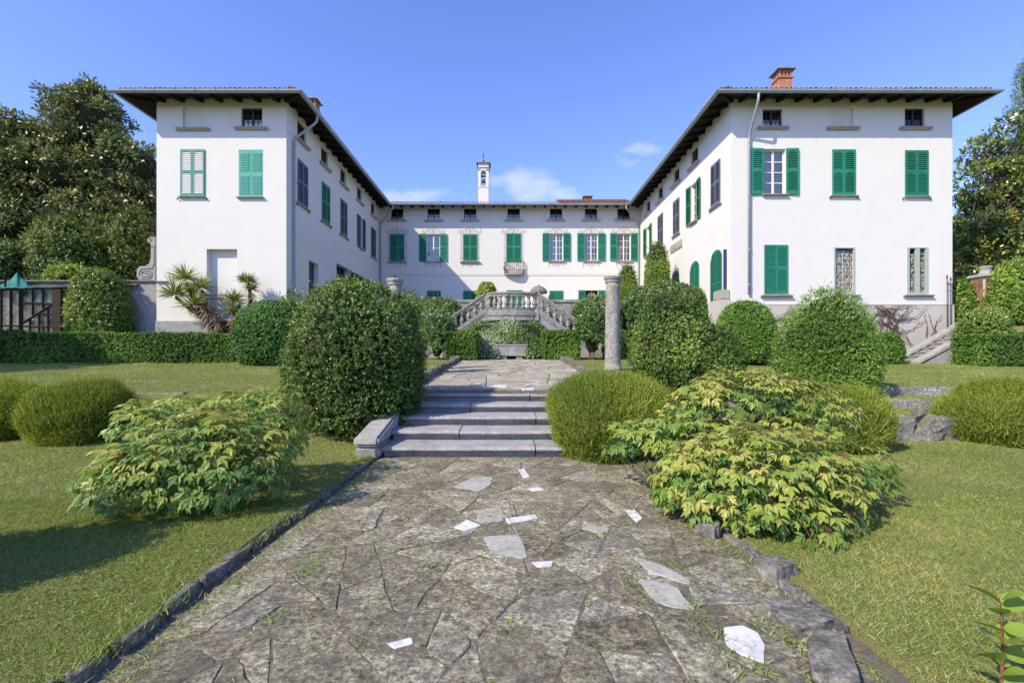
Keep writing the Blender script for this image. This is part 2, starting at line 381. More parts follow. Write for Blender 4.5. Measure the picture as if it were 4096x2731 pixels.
xs = axis(np.concatenate([np.arange(-22, 22.01, .25), np.arange(-3, 3, .1), [-2.081, -2.079, 1.919, 1.921, -2.221, -2.219, 2.219, 2.221]]), [-400., -200., -100., -60., -40., -30., 30., 40., 60., 100., 200., 400.])
ys = axis(np.concatenate([np.arange(-3, 26, .2), [8.699, 8.701, 9.599, 9.601, 10.799, 10.801, 9.999, 10.001, 10.299, 10.301]]), [-400., -150., -60., -20., -8., 30., 40., 60., 100., 200., 500.])
GX, GY = np.meshgrid(xs, ys); gz = H(GX, GY)
gv = np.stack([GX.ravel(), GY.ravel(), gz.ravel()], 1); nx, ny = len(xs), len(ys)
ii, jj = np.meshgrid(np.arange(nx-1), np.arange(ny-1)); a0 = (jj*nx+ii).ravel()
gf = np.stack([a0, a0+1, a0+nx+1, a0+nx], 1)
lawn = mk('lawn', np_mesh('lawn', gv, gf, LAWN, smooth=False)); tag(lawn, kind='structure')

# ------------------------------------------------------------------ flagstone paths
def clip(poly, n, c):                         # keep the side where p.n <= c
    out = []
    for i in range(len(poly)):
        a, b = poly[i], poly[(i+1) % len(poly)]; da = a[0]*n[0]+a[1]*n[1]-c; db = b[0]*n[0]+b[1]*n[1]-c
        if da <= 0: out.append(a)
        if (da < 0 and db > 0) or (da > 0 and db < 0):
            t = da/(da-db); out.append((a[0]+(b[0]-a[0])*t, a[1]+(b[1]-a[1])*t))
    return out
def crazy(x0, x1, y0, y1, amin, amax, joint, seed):
    """random-rubble paving: the bed is split again and again by skew cuts"""
    q = random.Random(seed); todo = [[(x0, y0), (x1, y0), (x1, y1), (x0, y1)]]; cells = []
    def area(s): return abs(sum(s[k][0]*s[(k+1) % len(s)][1]-s[(k+1) % len(s)][0]*s[k][1] for k in range(len(s))))/2
    while todo:
        s = todo.pop(); a = area(s)
        if a < q.uniform(amin, amax): cells.append(s); continue
        cx, cy = sum(p[0] for p in s)/len(s), sum(p[1] for p in s)/len(s)
        far = max(s, key=lambda p: (p[0]-cx)**2+(p[1]-cy)**2); ang = math.atan2(far[1]-cy, far[0]-cx)+q.gauss(0, .42)
        n = (math.cos(ang), math.sin(ang)); sz_ = math.sqrt(a); c = n[0]*cx+n[1]*cy+q.uniform(-.16, .16)*sz_
        A, B = clip(s, n, c), clip(s, (-n[0], -n[1]), -c)
        if len(A) < 3 or len(B) < 3: cells.append(s); continue
        todo += [A, B]
    out = []
    for s in cells:
        g = s
        for k in range(len(s)):
            a, b = s[k], s[(k+1) % len(s)]; L = math.hypot(b[0]-a[0], b[1]-a[1])
            if L < 1e-4: continue
            n = ((b[1]-a[1])/L, -(b[0]-a[0])/L); g = clip(g, n, n[0]*a[0]+n[1]*a[1]-joint*q.uniform(.15, .9))
            if len(g) < 3: break
        if len(g) >= 3 and area(g) > .004:
            h = [g[0]]
            for pnt in g[1:]:
                if math.hypot(pnt[0]-h[-1][0], pnt[1]-h[-1][1]) > .03: h.append(pnt)
            if len(h) >= 3: out.append(h)
    return out
def slab(poly, zf, top, thick, rr, name, mat, parent, wob=.012, cut=.022, arris=.009):
    # corners cut, edges broken, top with a worn arris
    n = len(poly); ring = []
    for i in range(n):
        a, b, c = Vector(poly[i-1]), Vector(poly[i]), Vector(poly[(i+1) % n])
        l1, l2 = (a-b).length, (c-b).length
        ring.append(b+(a-b)/max(l1, 1e-6)*min(cut*rr.uniform(.5, 1.6), l1*.3)); ring.append(b+(c-b)/max(l2, 1e-6)*min(cut*rr.uniform(.5, 1.6), l2*.3))
        if l2 > .16:
            for t in ((.5,) if l2 < .34 else (.33, .66)): ring.append(b+(c-b)*t+Vector((rr.uniform(-wob, wob), rr.uniform(-wob, wob))))
    cx = sum(p.x for p in ring)/len(ring); cy = sum(p.y for p in ring)/len(ring); C = Vector((cx, cy)); m = len(ring)
    z0 = zf(cx, cy); tx, ty = rr.uniform(-.008, .008), rr.uniform(-.008, .008)
    def zz(p): return zf(p.x, p.y)+top+(p.x-cx)*tx+(p.y-cy)*ty
    vs = [(p.x-cx, p.y-cy, zz(p)-thick-z0) for p in ring]+[(p.x-cx, p.y-cy, zz(p)-arris*.6-z0) for p in ring]
    ins = [C+(p-C)*(1-arris/max((p-C).length, .05)) for p in ring]; vs += [(p.x-cx, p.y-cy, zz(p)-z0) for p in ins]
    vs.append((0, 0, zz(C)-z0+rr.uniform(-.003, .003)))
    fs = [(i, (i+1) % m, m+(i+1) % m, m+i) for i in range(m)]+[(m+i, m+(i+1) % m, 2*m+(i+1) % m, 2*m+i) for i in range(m)]+[(2*m+i, 2*m+(i+1) % m, 3*m) for i in range(m)]
    me = bpy.data.meshes.new(name); me.from_pydata(vs, [], fs); me.materials.append(mat); me.update()
    return mk(name, me, parent, (cx, cy, z0))
def zlow(x, y): return 0.0
def zup(x, y): return float(zpl(y))
rr = random.Random(5)
lp = MB(); lp.add([(-2.1, -1.5, -.006), (1.95, -1.5, -.006), (1.95, STEP_Y+.15, -.006), (-2.1, STEP_Y+.15, -.006)], [(0, 1, 2, 3)])
path = lp.build('path', SOIL); tag(path, kind='structure')
up = MB(); up.add([(-2.25, 9.9, zup(0, 9.9)-.016), (2.25, 9.9, zup(0, 9.9)-.016), (2.25, 21.6, zup(0, 21.6)-.016), (-2.25, 21.6, zup(0, 21.6)-.016)], [(0, 1, 2, 3)])
upath = up.build('upper_path', SOIL); tag(upath, kind='structure')
def gnd(u, v): d = CH*F/(v-HY); return (PX(u, d), d)
def gup(u, v):   # a spot on the sloping upper path
    k = (v-HY)/F; d = (CH-.80+.054*9.9)/(k+.054); return (PX(u, d), d)
for c in crazy(-1.98, 1.78, 1.6, STEP_Y-.02, .055, .24, .007, 3):
    slab(c, zlow, rr.uniform(-.004, .005), .05, rr, 'flagstone', FLAG, path, .016, .03)
for c in crazy(-2.15, 2.15, 10.5, 21.3, .10, .50, .026, 9):
    slab(c, zup, rr.uniform(-.004, .008), .05, rr, 'flagstone', FLAG2, upath)
def inset(poly, flip=False):
    ar = sum(poly[k][0]*poly[(k+1) % len(poly)][1]-poly[(k+1) % len(poly)][0]*poly[k][1] for k in range(len(poly)))
    return poly if ar > 0 else poly[::-1]
marbles = [[(1042,1210),(1072,1193),(1106,1206),(1068,1219)], [(1160,1190),(1230,1181),(1236,1190),(1168,1202)], [(1190,1078),(1205,1076),(1217,1095),(1203,1098)],
           [(1220,1290),(1270,1288),(1268,1300),(1235,1302)], [(890,1478),(945,1463),(950,1478),(905,1490)], [(1662,1440),(1705,1436),(1740,1452),(1757,1482),(1755,1522),(1700,1500),(1668,1480)],
           
           [(1208,1122),(1238,1118),(1252,1124),(1228,1128)], [(1432,1172),(1455,1168),(1475,1190),(1462,1200)],
           ]
for q in marbles: slab(inset([gnd(*p) for p in q]), zlow, .005, .03, rr, 'flagstone', MARBLE, path, .006, .008, .003)
pales = [[(1040,1117),(1085,1096),(1132,1095),(1128,1112),(1100,1129)], [(1108,1232),(1192,1229),(1213,1284),(1135,1276)], [(1450,1278),(1520,1298),(1588,1334),(1580,1342),(1490,1312)],
         [(1462,1328),(1552,1345),(1597,1400),(1512,1388)], [(1098,1172),(1150,1166),(1158,1196),(1100,1200)], [(1335,1215),(1350,1205),(1400,1212),(1395,1225)]]
for q in pales: slab(inset([gnd(*p) for p in q]), zlow, .0065, .03, rr, 'flagstone', PALE, path, .014, .03, .004)
for q in [[(1108,889),(1130,887),(1131,890),(1110,892)], [(1140,884),(1168,887),(1160,890),(1128,887)], [(1208,882),(1236,880),(1240,882),(1210,884)], [(1090,881),(1104,880),(1104,882)], [(1196,892),(1226,891),(1228,894),(1200,895)]]:
    slab(inset([gup(*p) for p in q]), zup, .011, .03, rr, 'flagstone', MARBLE, upath, .005, .01)

# rough stones
def rock(seed, sx, sy, sz, amp=.2, sub=4):
    bm = bmesh.new(); bmesh.ops.create_cube(bm, size=1); bmesh.ops.subdivide_edges(bm, edges=bm.edges[:], cuts=sub, use_grid_fill=True)
    co = np.array([v.co[:] for v in bm.verts]); d = norm(co)*.5*1.15; mixed = co*.78+d*.22
    n = snoise(mixed*np.array([sx, sy, sz])/max(sx, sy, sz), seed, 6)*amp+snoise(mixed, seed+1, 14)*amp*.35
    for v, c, k in zip(bm.verts, mixed, n): v.co = Vector(c*(1+k))
    me = bpy.data.meshes.new('rough_stone'); bm.to_mesh(me); bm.free(); me.materials.append(KERB); me.update(); return me
ROCKS = [rock(40+i, 1, .4, .4) for i in range(6)]
def kerb(name, x, y0, y1, h, wdt, zf, seed, lens, skip=()):
    k = mk(name, None); k.location = (x, y0, zf(x, y0)); ORG[k.name] = Vector(k.location); tag(k, kind='structure')
    q = random.Random(seed); y = y0; i = 0
    while y < y1:
        L = q.uniform(*lens)
        if i not in skip:
            hh = h*q.uniform(.75, 1.2)
            mk('kerb_stone', q.choice(ROCKS), k, (x+q.uniform(-.022, .022), y+L/2, zf(x, y+L/2)+hh*.28), (q.uniform(-.12, .12), q.uniform(-.08, .08), R(90)+q.uniform(-.09, .09)), (L*.97, wdt*q.uniform(.85, 1.2), hh*1.5))
        y += L; i += 1
    return k
kerb('left_kerb', -2.06, 1.6, 7.1, .062, .055, zlow, 1, (.16, .5))
kerb('right_kerb', 1.87, 1.7, 5.4, .03, .09, zlow, 6, (.25, .6), skip=(1, 4))
kerb('upper_left_kerb', -2.25, 11.2, 21.4, .17, .22, zup, 3, (.4, .9))
kerb('upper_right_kerb', 2.25, 11.2, 21.4, .17, .2, zup, 4, (.3, .55))

# ------------------------------------------------------------------ garden steps
def prism_x(prof, x0, x1, nx, jit, rr):
    mb = MB(); n = len(prof); vs = []
    for i in range(nx+1):
        x = x0+(x1-x0)*i/nx
        wy, wz = rr.uniform(-jit, jit), rr.uniform(-jit, jit)*.5
        vs += [(x, y+wy*(1 if y < .3 else 0), z+wz*(1 if z > .03 else 0)) for y, z in prof]
    fs = [(i*n+k, i*n+(k+1) % n, (i+1)*n+(k+1) % n, (i+1)*n+k) for i in range(nx) for k in range(n)]
    fs += [tuple(range(n-1, -1, -1)), tuple(nx*n+k for k in range(n))]
    return mb.add(vs, fs)
steps = thing('garden_steps', (0, STEP_Y, 0), 'five broad granite garden steps with rounded nosings joining the two paths', 'steps')
rs = random.Random(21)
joints = [1230, 1055, 1231, 1080, 1217]
for i in range(5):
    y, z = STEP_Y+i*TR, i*RI
    prof = [(.075, -.02), (.07, RI-.078), (.02, RI-.072), (-.018, RI-.064), (-.034, RI-.042), (-.026, RI-.02), (-.010, RI-.004), (.02, RI), (TR+.03, RI+.004), (TR+.03, -.02)]
    xj = PX(joints[i], y)
    for (a, b) in ((-1.97, xj-.008), (xj+.008, 2.02)):
        m = prism_x([(py, pz) for py, pz in prof], a, b, max(3, int((b-a)/.16)), .006, rs)
        dz, dy = rs.uniform(-.006, .006), rs.uniform(-.01, .01)
        m.v = [(vx, vy+y+dy, vz+z+dz) for vx, vy, vz in m.v]
        m.build('step_slab', GRANITE, steps)
ck = MB()
ck.hexa([(-2.34, 7.28, -.02), (-1.985, 7.28, -.02), (-1.985, 8.55, -.02), (-2.34, 8.55, -.02), (-2.34, 7.24, .20), (-1.985, 7.24, .20), (-1.985, 8.55, .20), (-2.34, 8.55, .20)])
o = ck.build('cheek_base', GRANITE, steps); bevel_mesh(o.data, .05, 3)
ck = MB(); ck.hexa([(-2.37, 7.22, .206), (-1.98, 7.20, .206), (-1.98, 8.65, .206), (-2.37, 8.65, .206), (-2.35, 7.27, .335), (-1.98, 7.25, .325), (-1.98, 8.65, .58), (-2.35, 8.65, .58)])
o = ck.build('cheek_stone', GRANITE, steps); bevel_mesh(o.data, .035, 2)

# low terrace walls that carry the bank on the right, half-buried ones on the left
def blockwall(name, label, x0, x1, y, z0, z1, th, lens, seed, mat, jag=.012):
    t = thing(name, ((x0+x1)/2, y, z0), label, 'wall'); q = random.Random(seed); x = x0
    while x < x1-.05:
        L = min(q.uniform(*lens), x1-x); m = MB(); j = lambda: q.uniform(-jag, jag)
        m.hexa([(x+.006, y+j(), z0-.1), (x+L-.006, y+j(), z0-.1), (x+L-.006, y+th, z0-.1), (x+.006, y+th, z0-.1),
                (x+.008, y+j(), z1+j()), (x+L-.008, y+j(), z1+j()), (x+L-.008, y+th, z1+j()), (x+.008, y+th, z1+j())])
        o = m.build('wall_stone', mat, t)
        bm = bmesh.new(); bm.from_mesh(o.data); bmesh.ops.subdivide_edges(bm, edges=bm.edges[:], cuts=3, use_grid_fill=True)
        co = np.array([v.co[:] for v in bm.verts]); nz = snoise(co, q.randrange(9999), 9)*jag*1.6
        for v, k in zip(bm.verts, nz): v.co.y += k; v.co.z += k*.6
        bm.to_mesh(o.data); bm.free(); x += L
    return t
blockwall('rubble_wall', 'lowest rough rubble wall edging the right bank beside the lawn', 3.0, 13.0, 8.62, .0, .45, .3, (.5, 1.3), 3, ROUGHSTONE, .06)
blockwall('stone_edging', 'thin stone edging across the middle of the right grass bank', 2.4, 13.0, 9.54, .50, .675, .22, (.8, 1.5), 4, GRANITE_OLD, .012)
blockwall('block_wall', 'low dressed block wall at the top of the right grass bank', 2.3, 13.5, 10.72, .60, .87, .28, (.5, 1.0), 5, GRANITE_OLD, .01)
def hl(x, y): return float(H(x, y))
lw = blockwall('buried_edging', 'upper half buried stone edging in the left grass bank', -12.0, -2.6, 10.2, .66, .775, .16, (.7, 1.5), 8, GRANITE_OLD, .015)
for i, o in enumerate(lw.children):
    if i in (2, 5, 9): o.location.z -= .08
lw = blockwall('buried_edging', 'lower half buried stone edging in the left grass bank', -10.5, -3.1, 9.35, .34, .455, .14, (.7, 1.4), 12, GRANITE_OLD, .015)
for i, o in enumerate(lw.children):
    if i in (1, 4, 6): o.location.z -= .09

# single stones along the ragged right edge of the lower path
for (u, v, s, lab) in ((1622, 1228, (.17, .13, .13), 'grey lump of stone under the right peony at the path edge'), (1775, 1322, (.20, .14, .13), 'broken pale stone at the end of the right kerb'),
                       (1815, 1416, (.30, .17, .06), 'flat whitish stone sunk in the grass right of the path'), (2115, 1008, (.12, .1, .08), 'small white stone at the foot of the rubble wall'), (2045+60, 1012, (.1, .08, .06), 'small dark stone beside the white one by the rubble wall'),
                       (1905, 1515, (.42, .12, .07), 'long rounded boulder kerb at the lower right of the path')):
    x, y = gnd(u, v); o = mk('loose_stone', ROCKS[int(u) % 6], None, (x, y, float(max(H(x, y), -.01))+s[2]*.2), (0, 0, R(120) if s[0] > .5 else random.uniform(0, 3)), (s[0]*1.1, s[1]*1.5, s[2]*1.5))
    tag(o, lab, 'stone', 'loose stones')
# ------------------------------------------------------------------ the villa
YF, YB = 20.8, 35.5                 # wing fronts, courtyard facade
LX0, LX1, RX0, RX1 = -15.22, -9.64, 9.51, 19.01
ZT, ZE, OV, SL = 12.62, 12.33, .95, .30
COURT = 3.85
villa = thing('villa', (0, YB, 0), 'white three storey villa with two wings, green shutters and tiled hip roofs', 'villa')
def V(mb, name, mat, smooth=False): return mb.build(name, mat, villa, smooth)
FACES = {'lf': (0, lambda u, z, n: (u, YF-n, z)), 'rf': (0, lambda u, z, n: (u, YF-n, z)), 'bk': (0, lambda u, z, n: (u, YB-n, z)),
         'li': (R(90), lambda u, z, n: (LX1+n, u, z)), 'ri': (R(-90), lambda u, z, n: (RX0-n, u, z))}
HOLES = {k: [] for k in FACES}
CACHE = {}
def cached(key, fn):
    if key not in CACHE: CACHE[key] = fn()
    return CACHE[key]
def put(face, name, me, u, z, parent, n=0.0):
    rz, fn = FACES[face]; return mk(name, me, parent, fn(u, z, n), rz)
def sub(name, me, parent, loc=(0, 0, 0), rot=None):   # child of a rotated part, given in the part's own axes
    o = bpy.data.objects.new(name, me); COL.objects.link(o); o.parent = parent; o.location = loc
    if rot is not None: o.rotation_euler = rot
    return o
# --- pieces, in wall axes: x along the wall, -y outwards, z up
def sill_mesh(w, d=.16, h=.11, mat=SILL):
    def f():
        m = MB(); poly = [(.02, 0), (-d*.55, 0), (-d*.72, h*.35), (-d*.9, h*.5), (-d, h*.62), (-d, h), (.02, h)]
        m.prism(poly, lambda a, b, x: (x, a, b), -w/2, w/2); return m.mesh('sill', mat)
    return cached(('sill', round(w, 2), d, h, mat.name), f)
def shutter_meshes(w, h, mat, arch=False, fancy=True):
    def f():
        m = MB(); t = .042; st = .065
        tb, mid, bt = .10, .12, .14; zc = h*.53
        m.box(-w/2, -w/2+st, -t, 0, 0, h); m.box(w/2-st, w/2, -t, 0, 0, h)
        m.box(-w/2+st, w/2-st, -t+.002, 0, 0, bt); m.box(-w/2+st, w/2-st, -t+.002, 0, zc-mid/2, zc+mid/2); m.box(-w/2+st, w/2-st, -t+.002, 0, h-tb, h)
        iw = w/2-st
        for zt in (zc-mid/2, h-tb):                     # shaped heads of the two panels
            pts = [(-iw, zt), (-iw, zt-.055), (-iw*.72, zt-.05), (-iw*.6, zt-.025), (-iw*.3, zt-.006), (iw*.3, zt-.006), (iw*.6, zt-.025), (iw*.72, zt-.05), (iw, zt-.055), (iw, zt)]
            for a, b in zip(pts[1:-2], pts[2:-1]):
                m.prism([(a[0], a[1]), (b[0], b[1]), (b[0], zt), (a[0], zt)], lambda p, q, d: (p, d, q), -t+.004, -.006)
        for z in (bt, zc+mid/2):
            m.box(-iw*.72, iw*.72, -t+.004, -.006, z, z+.022)
        me = m.mesh('shutter', mat)
        s = MB()
        for z0, z1 in ((bt, zc-mid/2), (zc+mid/2, h-tb)):
            n = max(4, int((z1-z0)/.082)); p = (z1-z0)/n
            for i in range(n):
                z = z0+p*(i+.5)
                s.hexa([(-iw, -.044, z-p*.40), (iw, -.044, z-p*.40), (iw, -.006, z+p*.08), (-iw, -.006, z+p*.08),
                        (-iw, -.043, z-p*.27), (iw, -.043, z-p*.27), (iw, -.006, z+p*.24), (-iw, -.006, z+p*.24)])
        s.box(-iw, iw, -.001, .004, bt, h-tb)
        return me, s.mesh('slats', mat)
    return cached(('sh', round(w, 2), round(h, 2), mat.name), f)
def add_shutter(face, u, z, w, h, mat, n=.005, ang=0, slatmat=None):
    a, b = shutter_meshes(w, h, mat)
    if slatmat: b = cached(('slm', round(w, 2), round(h, 2), slatmat.name), lambda: shutter_meshes(w, h, slatmat)[1])
    o = put(face, 'shutter', a, u, z, villa, n); o.rotation_euler.z += ang
    tag(sub('slats', b, o), kind='stuff'); return o
def hinge_pins(face, u, z, w, h):
    me = cached('pins', lambda: MB().box(-.012, .012, -.07, 0, -.02, .02).box(-.03, .01, -.075, -.055, -.03, .03).mesh('shutter_catch', IRON))
    for s in (-1, 1): put(face, 'shutter_catch', me, u+s*(w/2+.10), z-.10, villa)
def attic(face, u, z, w, h):
    HOLES[face].append((u-w/2, u+w/2, z, z+h))
    def f():
        m = MB(); y0, y1 = .10, .15; m.box(-w/2, -w/2+.05, y0, y1, 0, h); m.box(w/2-.05, w/2, y0, y1, 0, h); m.box(-w/2+.05, w/2-.05, y0, y1, 0, .05); m.box(-w/2+.05, w/2-.05, y0, y1, h-.05, h)
        m.box(-.04, .04, y0-.01, y1, .05, h-.05); lw = w/2-.09
        for s in (-1, 1):
            cx = s*(.04+lw/2); m.box(cx-.011, cx+.011, y0+.01, y1-.01, .05, h-.05)
            for k in (1, 2):
                zz = .05+(h-.1)*k/3; m.box(cx-lw/2, cx-.011, y0+.012, y1-.012, zz-.011, zz+.011); m.box(cx+.011, cx+lw/2, y0+.012, y1-.012, zz-.011, zz+.011)
        return m.mesh('attic_window', FRAMEBROWN)
    win = put(face, 'attic_window', cached(('at', round(w, 2), round(h, 2)), f), u, z, villa)
    pw, ph = (w/2-.09)/2-.011, (h-.1)/3-.022
    pane = cached(('pane', round(pw, 3), round(ph, 3)), lambda: MB().box(-pw/2, pw/2, -.002, .002, -ph/2, ph/2).mesh('pane', GLASS))
    for s in (-1, 1):
        cx = s*(.04+(w/2-.09)/2)
        for q in (-1, 1):
            for k in range(3): sub('pane', pane, win, (cx+q*(pw/2+.011), .128, .05+(h-.1)*(k+.5)/3))
    cur = MB(); cur.box(-w/2+.05, w/2-.05, .22, .225, .05, .30); sub('curtain', cached(('acur', round(w, 2)), lambda: cur.mesh('curtain', CURTAIN)), win)
    put(face, 'sill', sill_mesh(w+.48), u, z-.11, villa)
def blind(face, u, z, w, h, sill=True, dep=.10, sw=None):
    HOLES[face].append((u-w/2, u+w/2, z, z+h))
    m = MB(); m.box(-w/2-.02, w/2+.02, dep, dep+.05, -.02, h+.02)
    put(face, 'blind_recess', m.mesh('blind_recess', WHITE), u, z, villa)
    if sill: put(face, 'sill', sill_mesh(sw or w+.45), u, z-.11, villa)
def closed(face, u, z, w, h, mat, sill=.14, catches=True, slatmat=None, smat=None):
    lw = w/2-.004
    for s in (-1, 1): add_shutter(face, u+s*(w/4), z, lw, h, mat, .006, 0, slatmat)
    if sill: put(face, 'sill', sill_mesh(w+sill, .13, .055, smat or SILL), u, z-.062, villa)
    if catches: hinge_pins(face, u, z, w, h)
def casement(face, u, z, w, h, rows, mat, dep=.14, cols=1, curtain=CURTAIN):
    HOLES[face].append((u-w/2, u+w/2, z, z+h))
    def f():
        m = MB(); y0, y1 = dep, dep+.05; fr = .055; m.box(-w/2, -w/2+fr, y0, y1, 0, h); m.box(w/2-fr, w/2, y0, y1, 0, h); m.box(-w/2+fr, w/2-fr, y0, y1, 0, .08); m.box(-w/2+fr, w/2-fr, y0, y1, h-fr, h)
        m.box(-.045, .045, y0-.012, y1, .08, h-fr); lw = w/2-fr-.045
        for s in (-1, 1):
            cx = s*(.045+lw/2)
            for k in range(1, rows): zz = .08+(h-.08-fr)*k/rows; m.box(cx-lw/2, cx+lw/2, y0+.01, y1-.01, zz-.014, zz+.022)
            for k in range(1, cols): xx = cx-lw/2+lw*k/cols; m.box(xx-.012, xx+.012, y0+.012, y1-.012, .08, h-fr)
        return m.mesh('window', mat)
    win = put(face, 'window', cached(('cs', round(w, 2), round(h, 2), rows, cols, mat.name, dep), f), u, z, villa)
    lw = w/2-.055-.045; ph = (h-.135)/rows-.028; pane = cached(('pane', round(lw, 3), round(ph, 3)), lambda: MB().box(-lw/2, lw/2, -.002, .002, -ph/2, ph/2).mesh('pane', GLASS))
    for s in (-1, 1):
        for k in range(rows): sub('pane', pane, win, (s*(.045+lw/2), dep+.028, .08+(h-.135)*(k+.5)/rows))
    if curtain:
        def g():
            m = MB(); n = 40; vs = []; amp = .022 if curtain is CURTAIN else .002
            for i in range(n+1):
                x = -w/2+.05+(w-.1)*i/n; y = dep+.11+amp*math.sin(i*1.9)+amp*.5*math.sin(i*.8+1)
                vs += [(x, y, .06), (x, y, h-.05)]
            m.add(vs, [(2*i, 2*i+2, 2*i+3, 2*i+1) for i in range(n)]); return m.mesh('curtain', curtain)
        sub('curtain', cached(('cur', round(w, 2), round(h, 2), curtain.name, dep), g), win)
    return win
def opened(face, u, z, w, h, mat, lw, rows=4, ang=(.05, -.06), cols=1, curtain=CURTAIN, sill=.2, smat=None, zo=0):
    casement(face, u, z, w, h, rows, CREAM, .14, cols, curtain)
    for s, a in zip((-1, 1), ang): add_shutter(face, u+s*(w/2+lw/2+.01), z-.01+zo, lw, h+.02, mat, .03, a)
    if sill: put(face, 'sill', sill_mesh(w+sill, .15, .07, smat or SILL), u, z-.078, villa)
def sgn_u(face, a, b): return (a+b)/2
# ---- depth of a spot on the two inner walls
def dl(u): return -LX1*F/(CX-u)
def dr(u): return RX0*F/(u-CX)
# left wing front
def fx(u): return PX(u, YF)
def fz(v): return PZ(v, YF)
blind('lf', fx(445.5), fz(296), .95, .95); attic('lf', fx(578.5), fz(294), .90, .87)
closed('lf', fx(443.5), fz(452), 1.04, 2.02, TEAL, .1, True, SUNLIT_SLAT, GRANITE); 
m = MB(); w2, h2 = 1.04, 2.04
m.box(-w2/2, w2/2, -.006, 0, 0, h2)
def flat_painted():
    q = MB(); q.box(-w2/2, w2/2, -.006, .0, 0, h2)
    for s in (-1, 1):
        for z0 in (.14, 1.12):
            for k in range(11): q.box(s*w2/4-.19, s*w2/4+.19, -.026, -.006, z0+k*.072, z0+k*.072+.045)
    q.box(-.012, .012, -.012, -.006, 0, h2); return q.mesh('painted_shutter', TEAL_PALE)
put('lf', 'painted_shutter', flat_painted(), fx(576.5), fz(453), villa)
put('lf', 'sill', sill_mesh(1.14, .13, .055, GRANITE), fx(576.5), fz(453)-.062, villa)
blind('lf', fx(510), 3.12, 1.31, fz(572)-3.12, False, .26)
# left wing courtyard side
for a, b in ((682.8, 703.7), (737.5, 754.2), (782.1, 794.9), (821, 830.7), (852.9, 861.2)): attic('li', (dl(a)+dl(b))/2, 11.40, .92, .88)
for a, b, mt in ((683.3, 706.3, SLATE), (738.8, 757.3, GREEN), (782.1, 796.4, SLATE), (852, 862.3, SLATE)): closed('li', (dl(a)+dl(b))/2, 8.48, 1.06, 2.02, mt, .34, True)
opened('li', 31.2, 8.48, .62, 2.0, SLATE, .52, 4, (-.05, .05), sill=.3)
casement('li', (dl(709)+dl(732))/2, COURT, 1.15, 6.15-COURT, 5, SLATE, .22, 2, None)
HOLES['li'].append((dl(773), dl(866), COURT, 6.72))
# right wing front
attic('rf', fx(1774), fz(293), .84, .78); blind('rf', fx(1934), fz(294), .92, .86); attic('rf', fx(2100.5), fz(294), .85, .85)
opened('rf', fx(1778.5), fz(447), .96, 1.96, GREEN, .52, 4, (.04, -.05), 1, CURTAIN_C, .12)
closed('rf', fx(1937), fz(450), .99, 1.98, GREEN, .22); closed('rf', fx(2104), fz(452), .99, 1.98, GREEN, .1)
closed('rf', fx(1781.5), fz(676), 1.0, 2.12, GREEN, .24); put('rf', 'sill', sill_mesh(1.35, .16, .09), fx(1781.5), fz(683), villa)
for k, uc in enumerate((1938.5, 2106.5)):
    w, h, u, z = .90, 2.02, fx(uc), fz(676); HOLES['rf'].append((u-w/2, u+w/2, z, z+h))
    fr = MB(); fr.box(-w/2, -w/2+.06, -.03, .04, 0, h); fr.box(w/2-.06, w/2, -.03, .04, 0, h); fr.box(-w/2+.06, w/2-.06, -.03, .04, 0, .10); fr.box(-w/2+.06, w/2-.06, -.03, .04, h-.05, h)
    if k: fr.box(-.09, .09, -.028, .04, .10, h-.05); fr.box(-w/2+.06, -w/2+.11, -.02, .04, .1, h-.05); fr.box(w/2-.11, w/2-.06, -.02, .04, .1, h-.05)
    win = put('rf', 'grille_window', fr.mesh('grille_window', SAGE), u, z, villa)
    rq = random.Random(60+k); g = MB()
    def spiral(cx, cz, r, d, a0, turns=1.5, n=12):
        g.tube([(cx+d*r*(1-t/n*.85)*math.cos(a0+turns*6.28*t/n), .10, cz+r*(1-t/n*.85)*math.sin(a0+turns*6.28*t/n)) for t in range(n+1)], .0105, 4)
    for row in range(10):
        zc = .18+row*(h-.3)/10
        for s in (-1, 1):
            for q in (.1, .29): spiral(s*q, zc+rq.uniform(-.03, .03), rq.uniform(.075, .105), s, rq.uniform(0, 6.28))
    for s in (-1, 1): g.tube([(s*(.2+.06*math.sin(t*.9)), .10, .10+t*(h-.15)/24) for t in range(25)], .011, 4); g.tube([(s*(.36+.03*math.sin(t*1.3)), .10, .10+t*(h-.15)/24) for t in range(25)], .010, 4)
    g.tube([(0, .10, .1), (0, .10, h-.1)], .013, 4)
    for q in range(1, 4): g.tube([(-.4, .105, .05+q*h/4), (.4, .105, .05+q*h/4)], .012, 4)
    sub('scroll_grille', g.mesh('scroll_grille', IRONP), win)
    pm = MB().box(-w/2, w/2, .16, .165, 0, h).mesh('pane', GLASS); sub('pane', pm, win); sub('curtain', MB().box(-w/2, w/2, .24, .245, 0, h*.86).mesh('curtain', CURTAIN_C), win)
    put('rf', 'sill', sill_mesh(1.25, .16, .09), u, z-.11, villa)
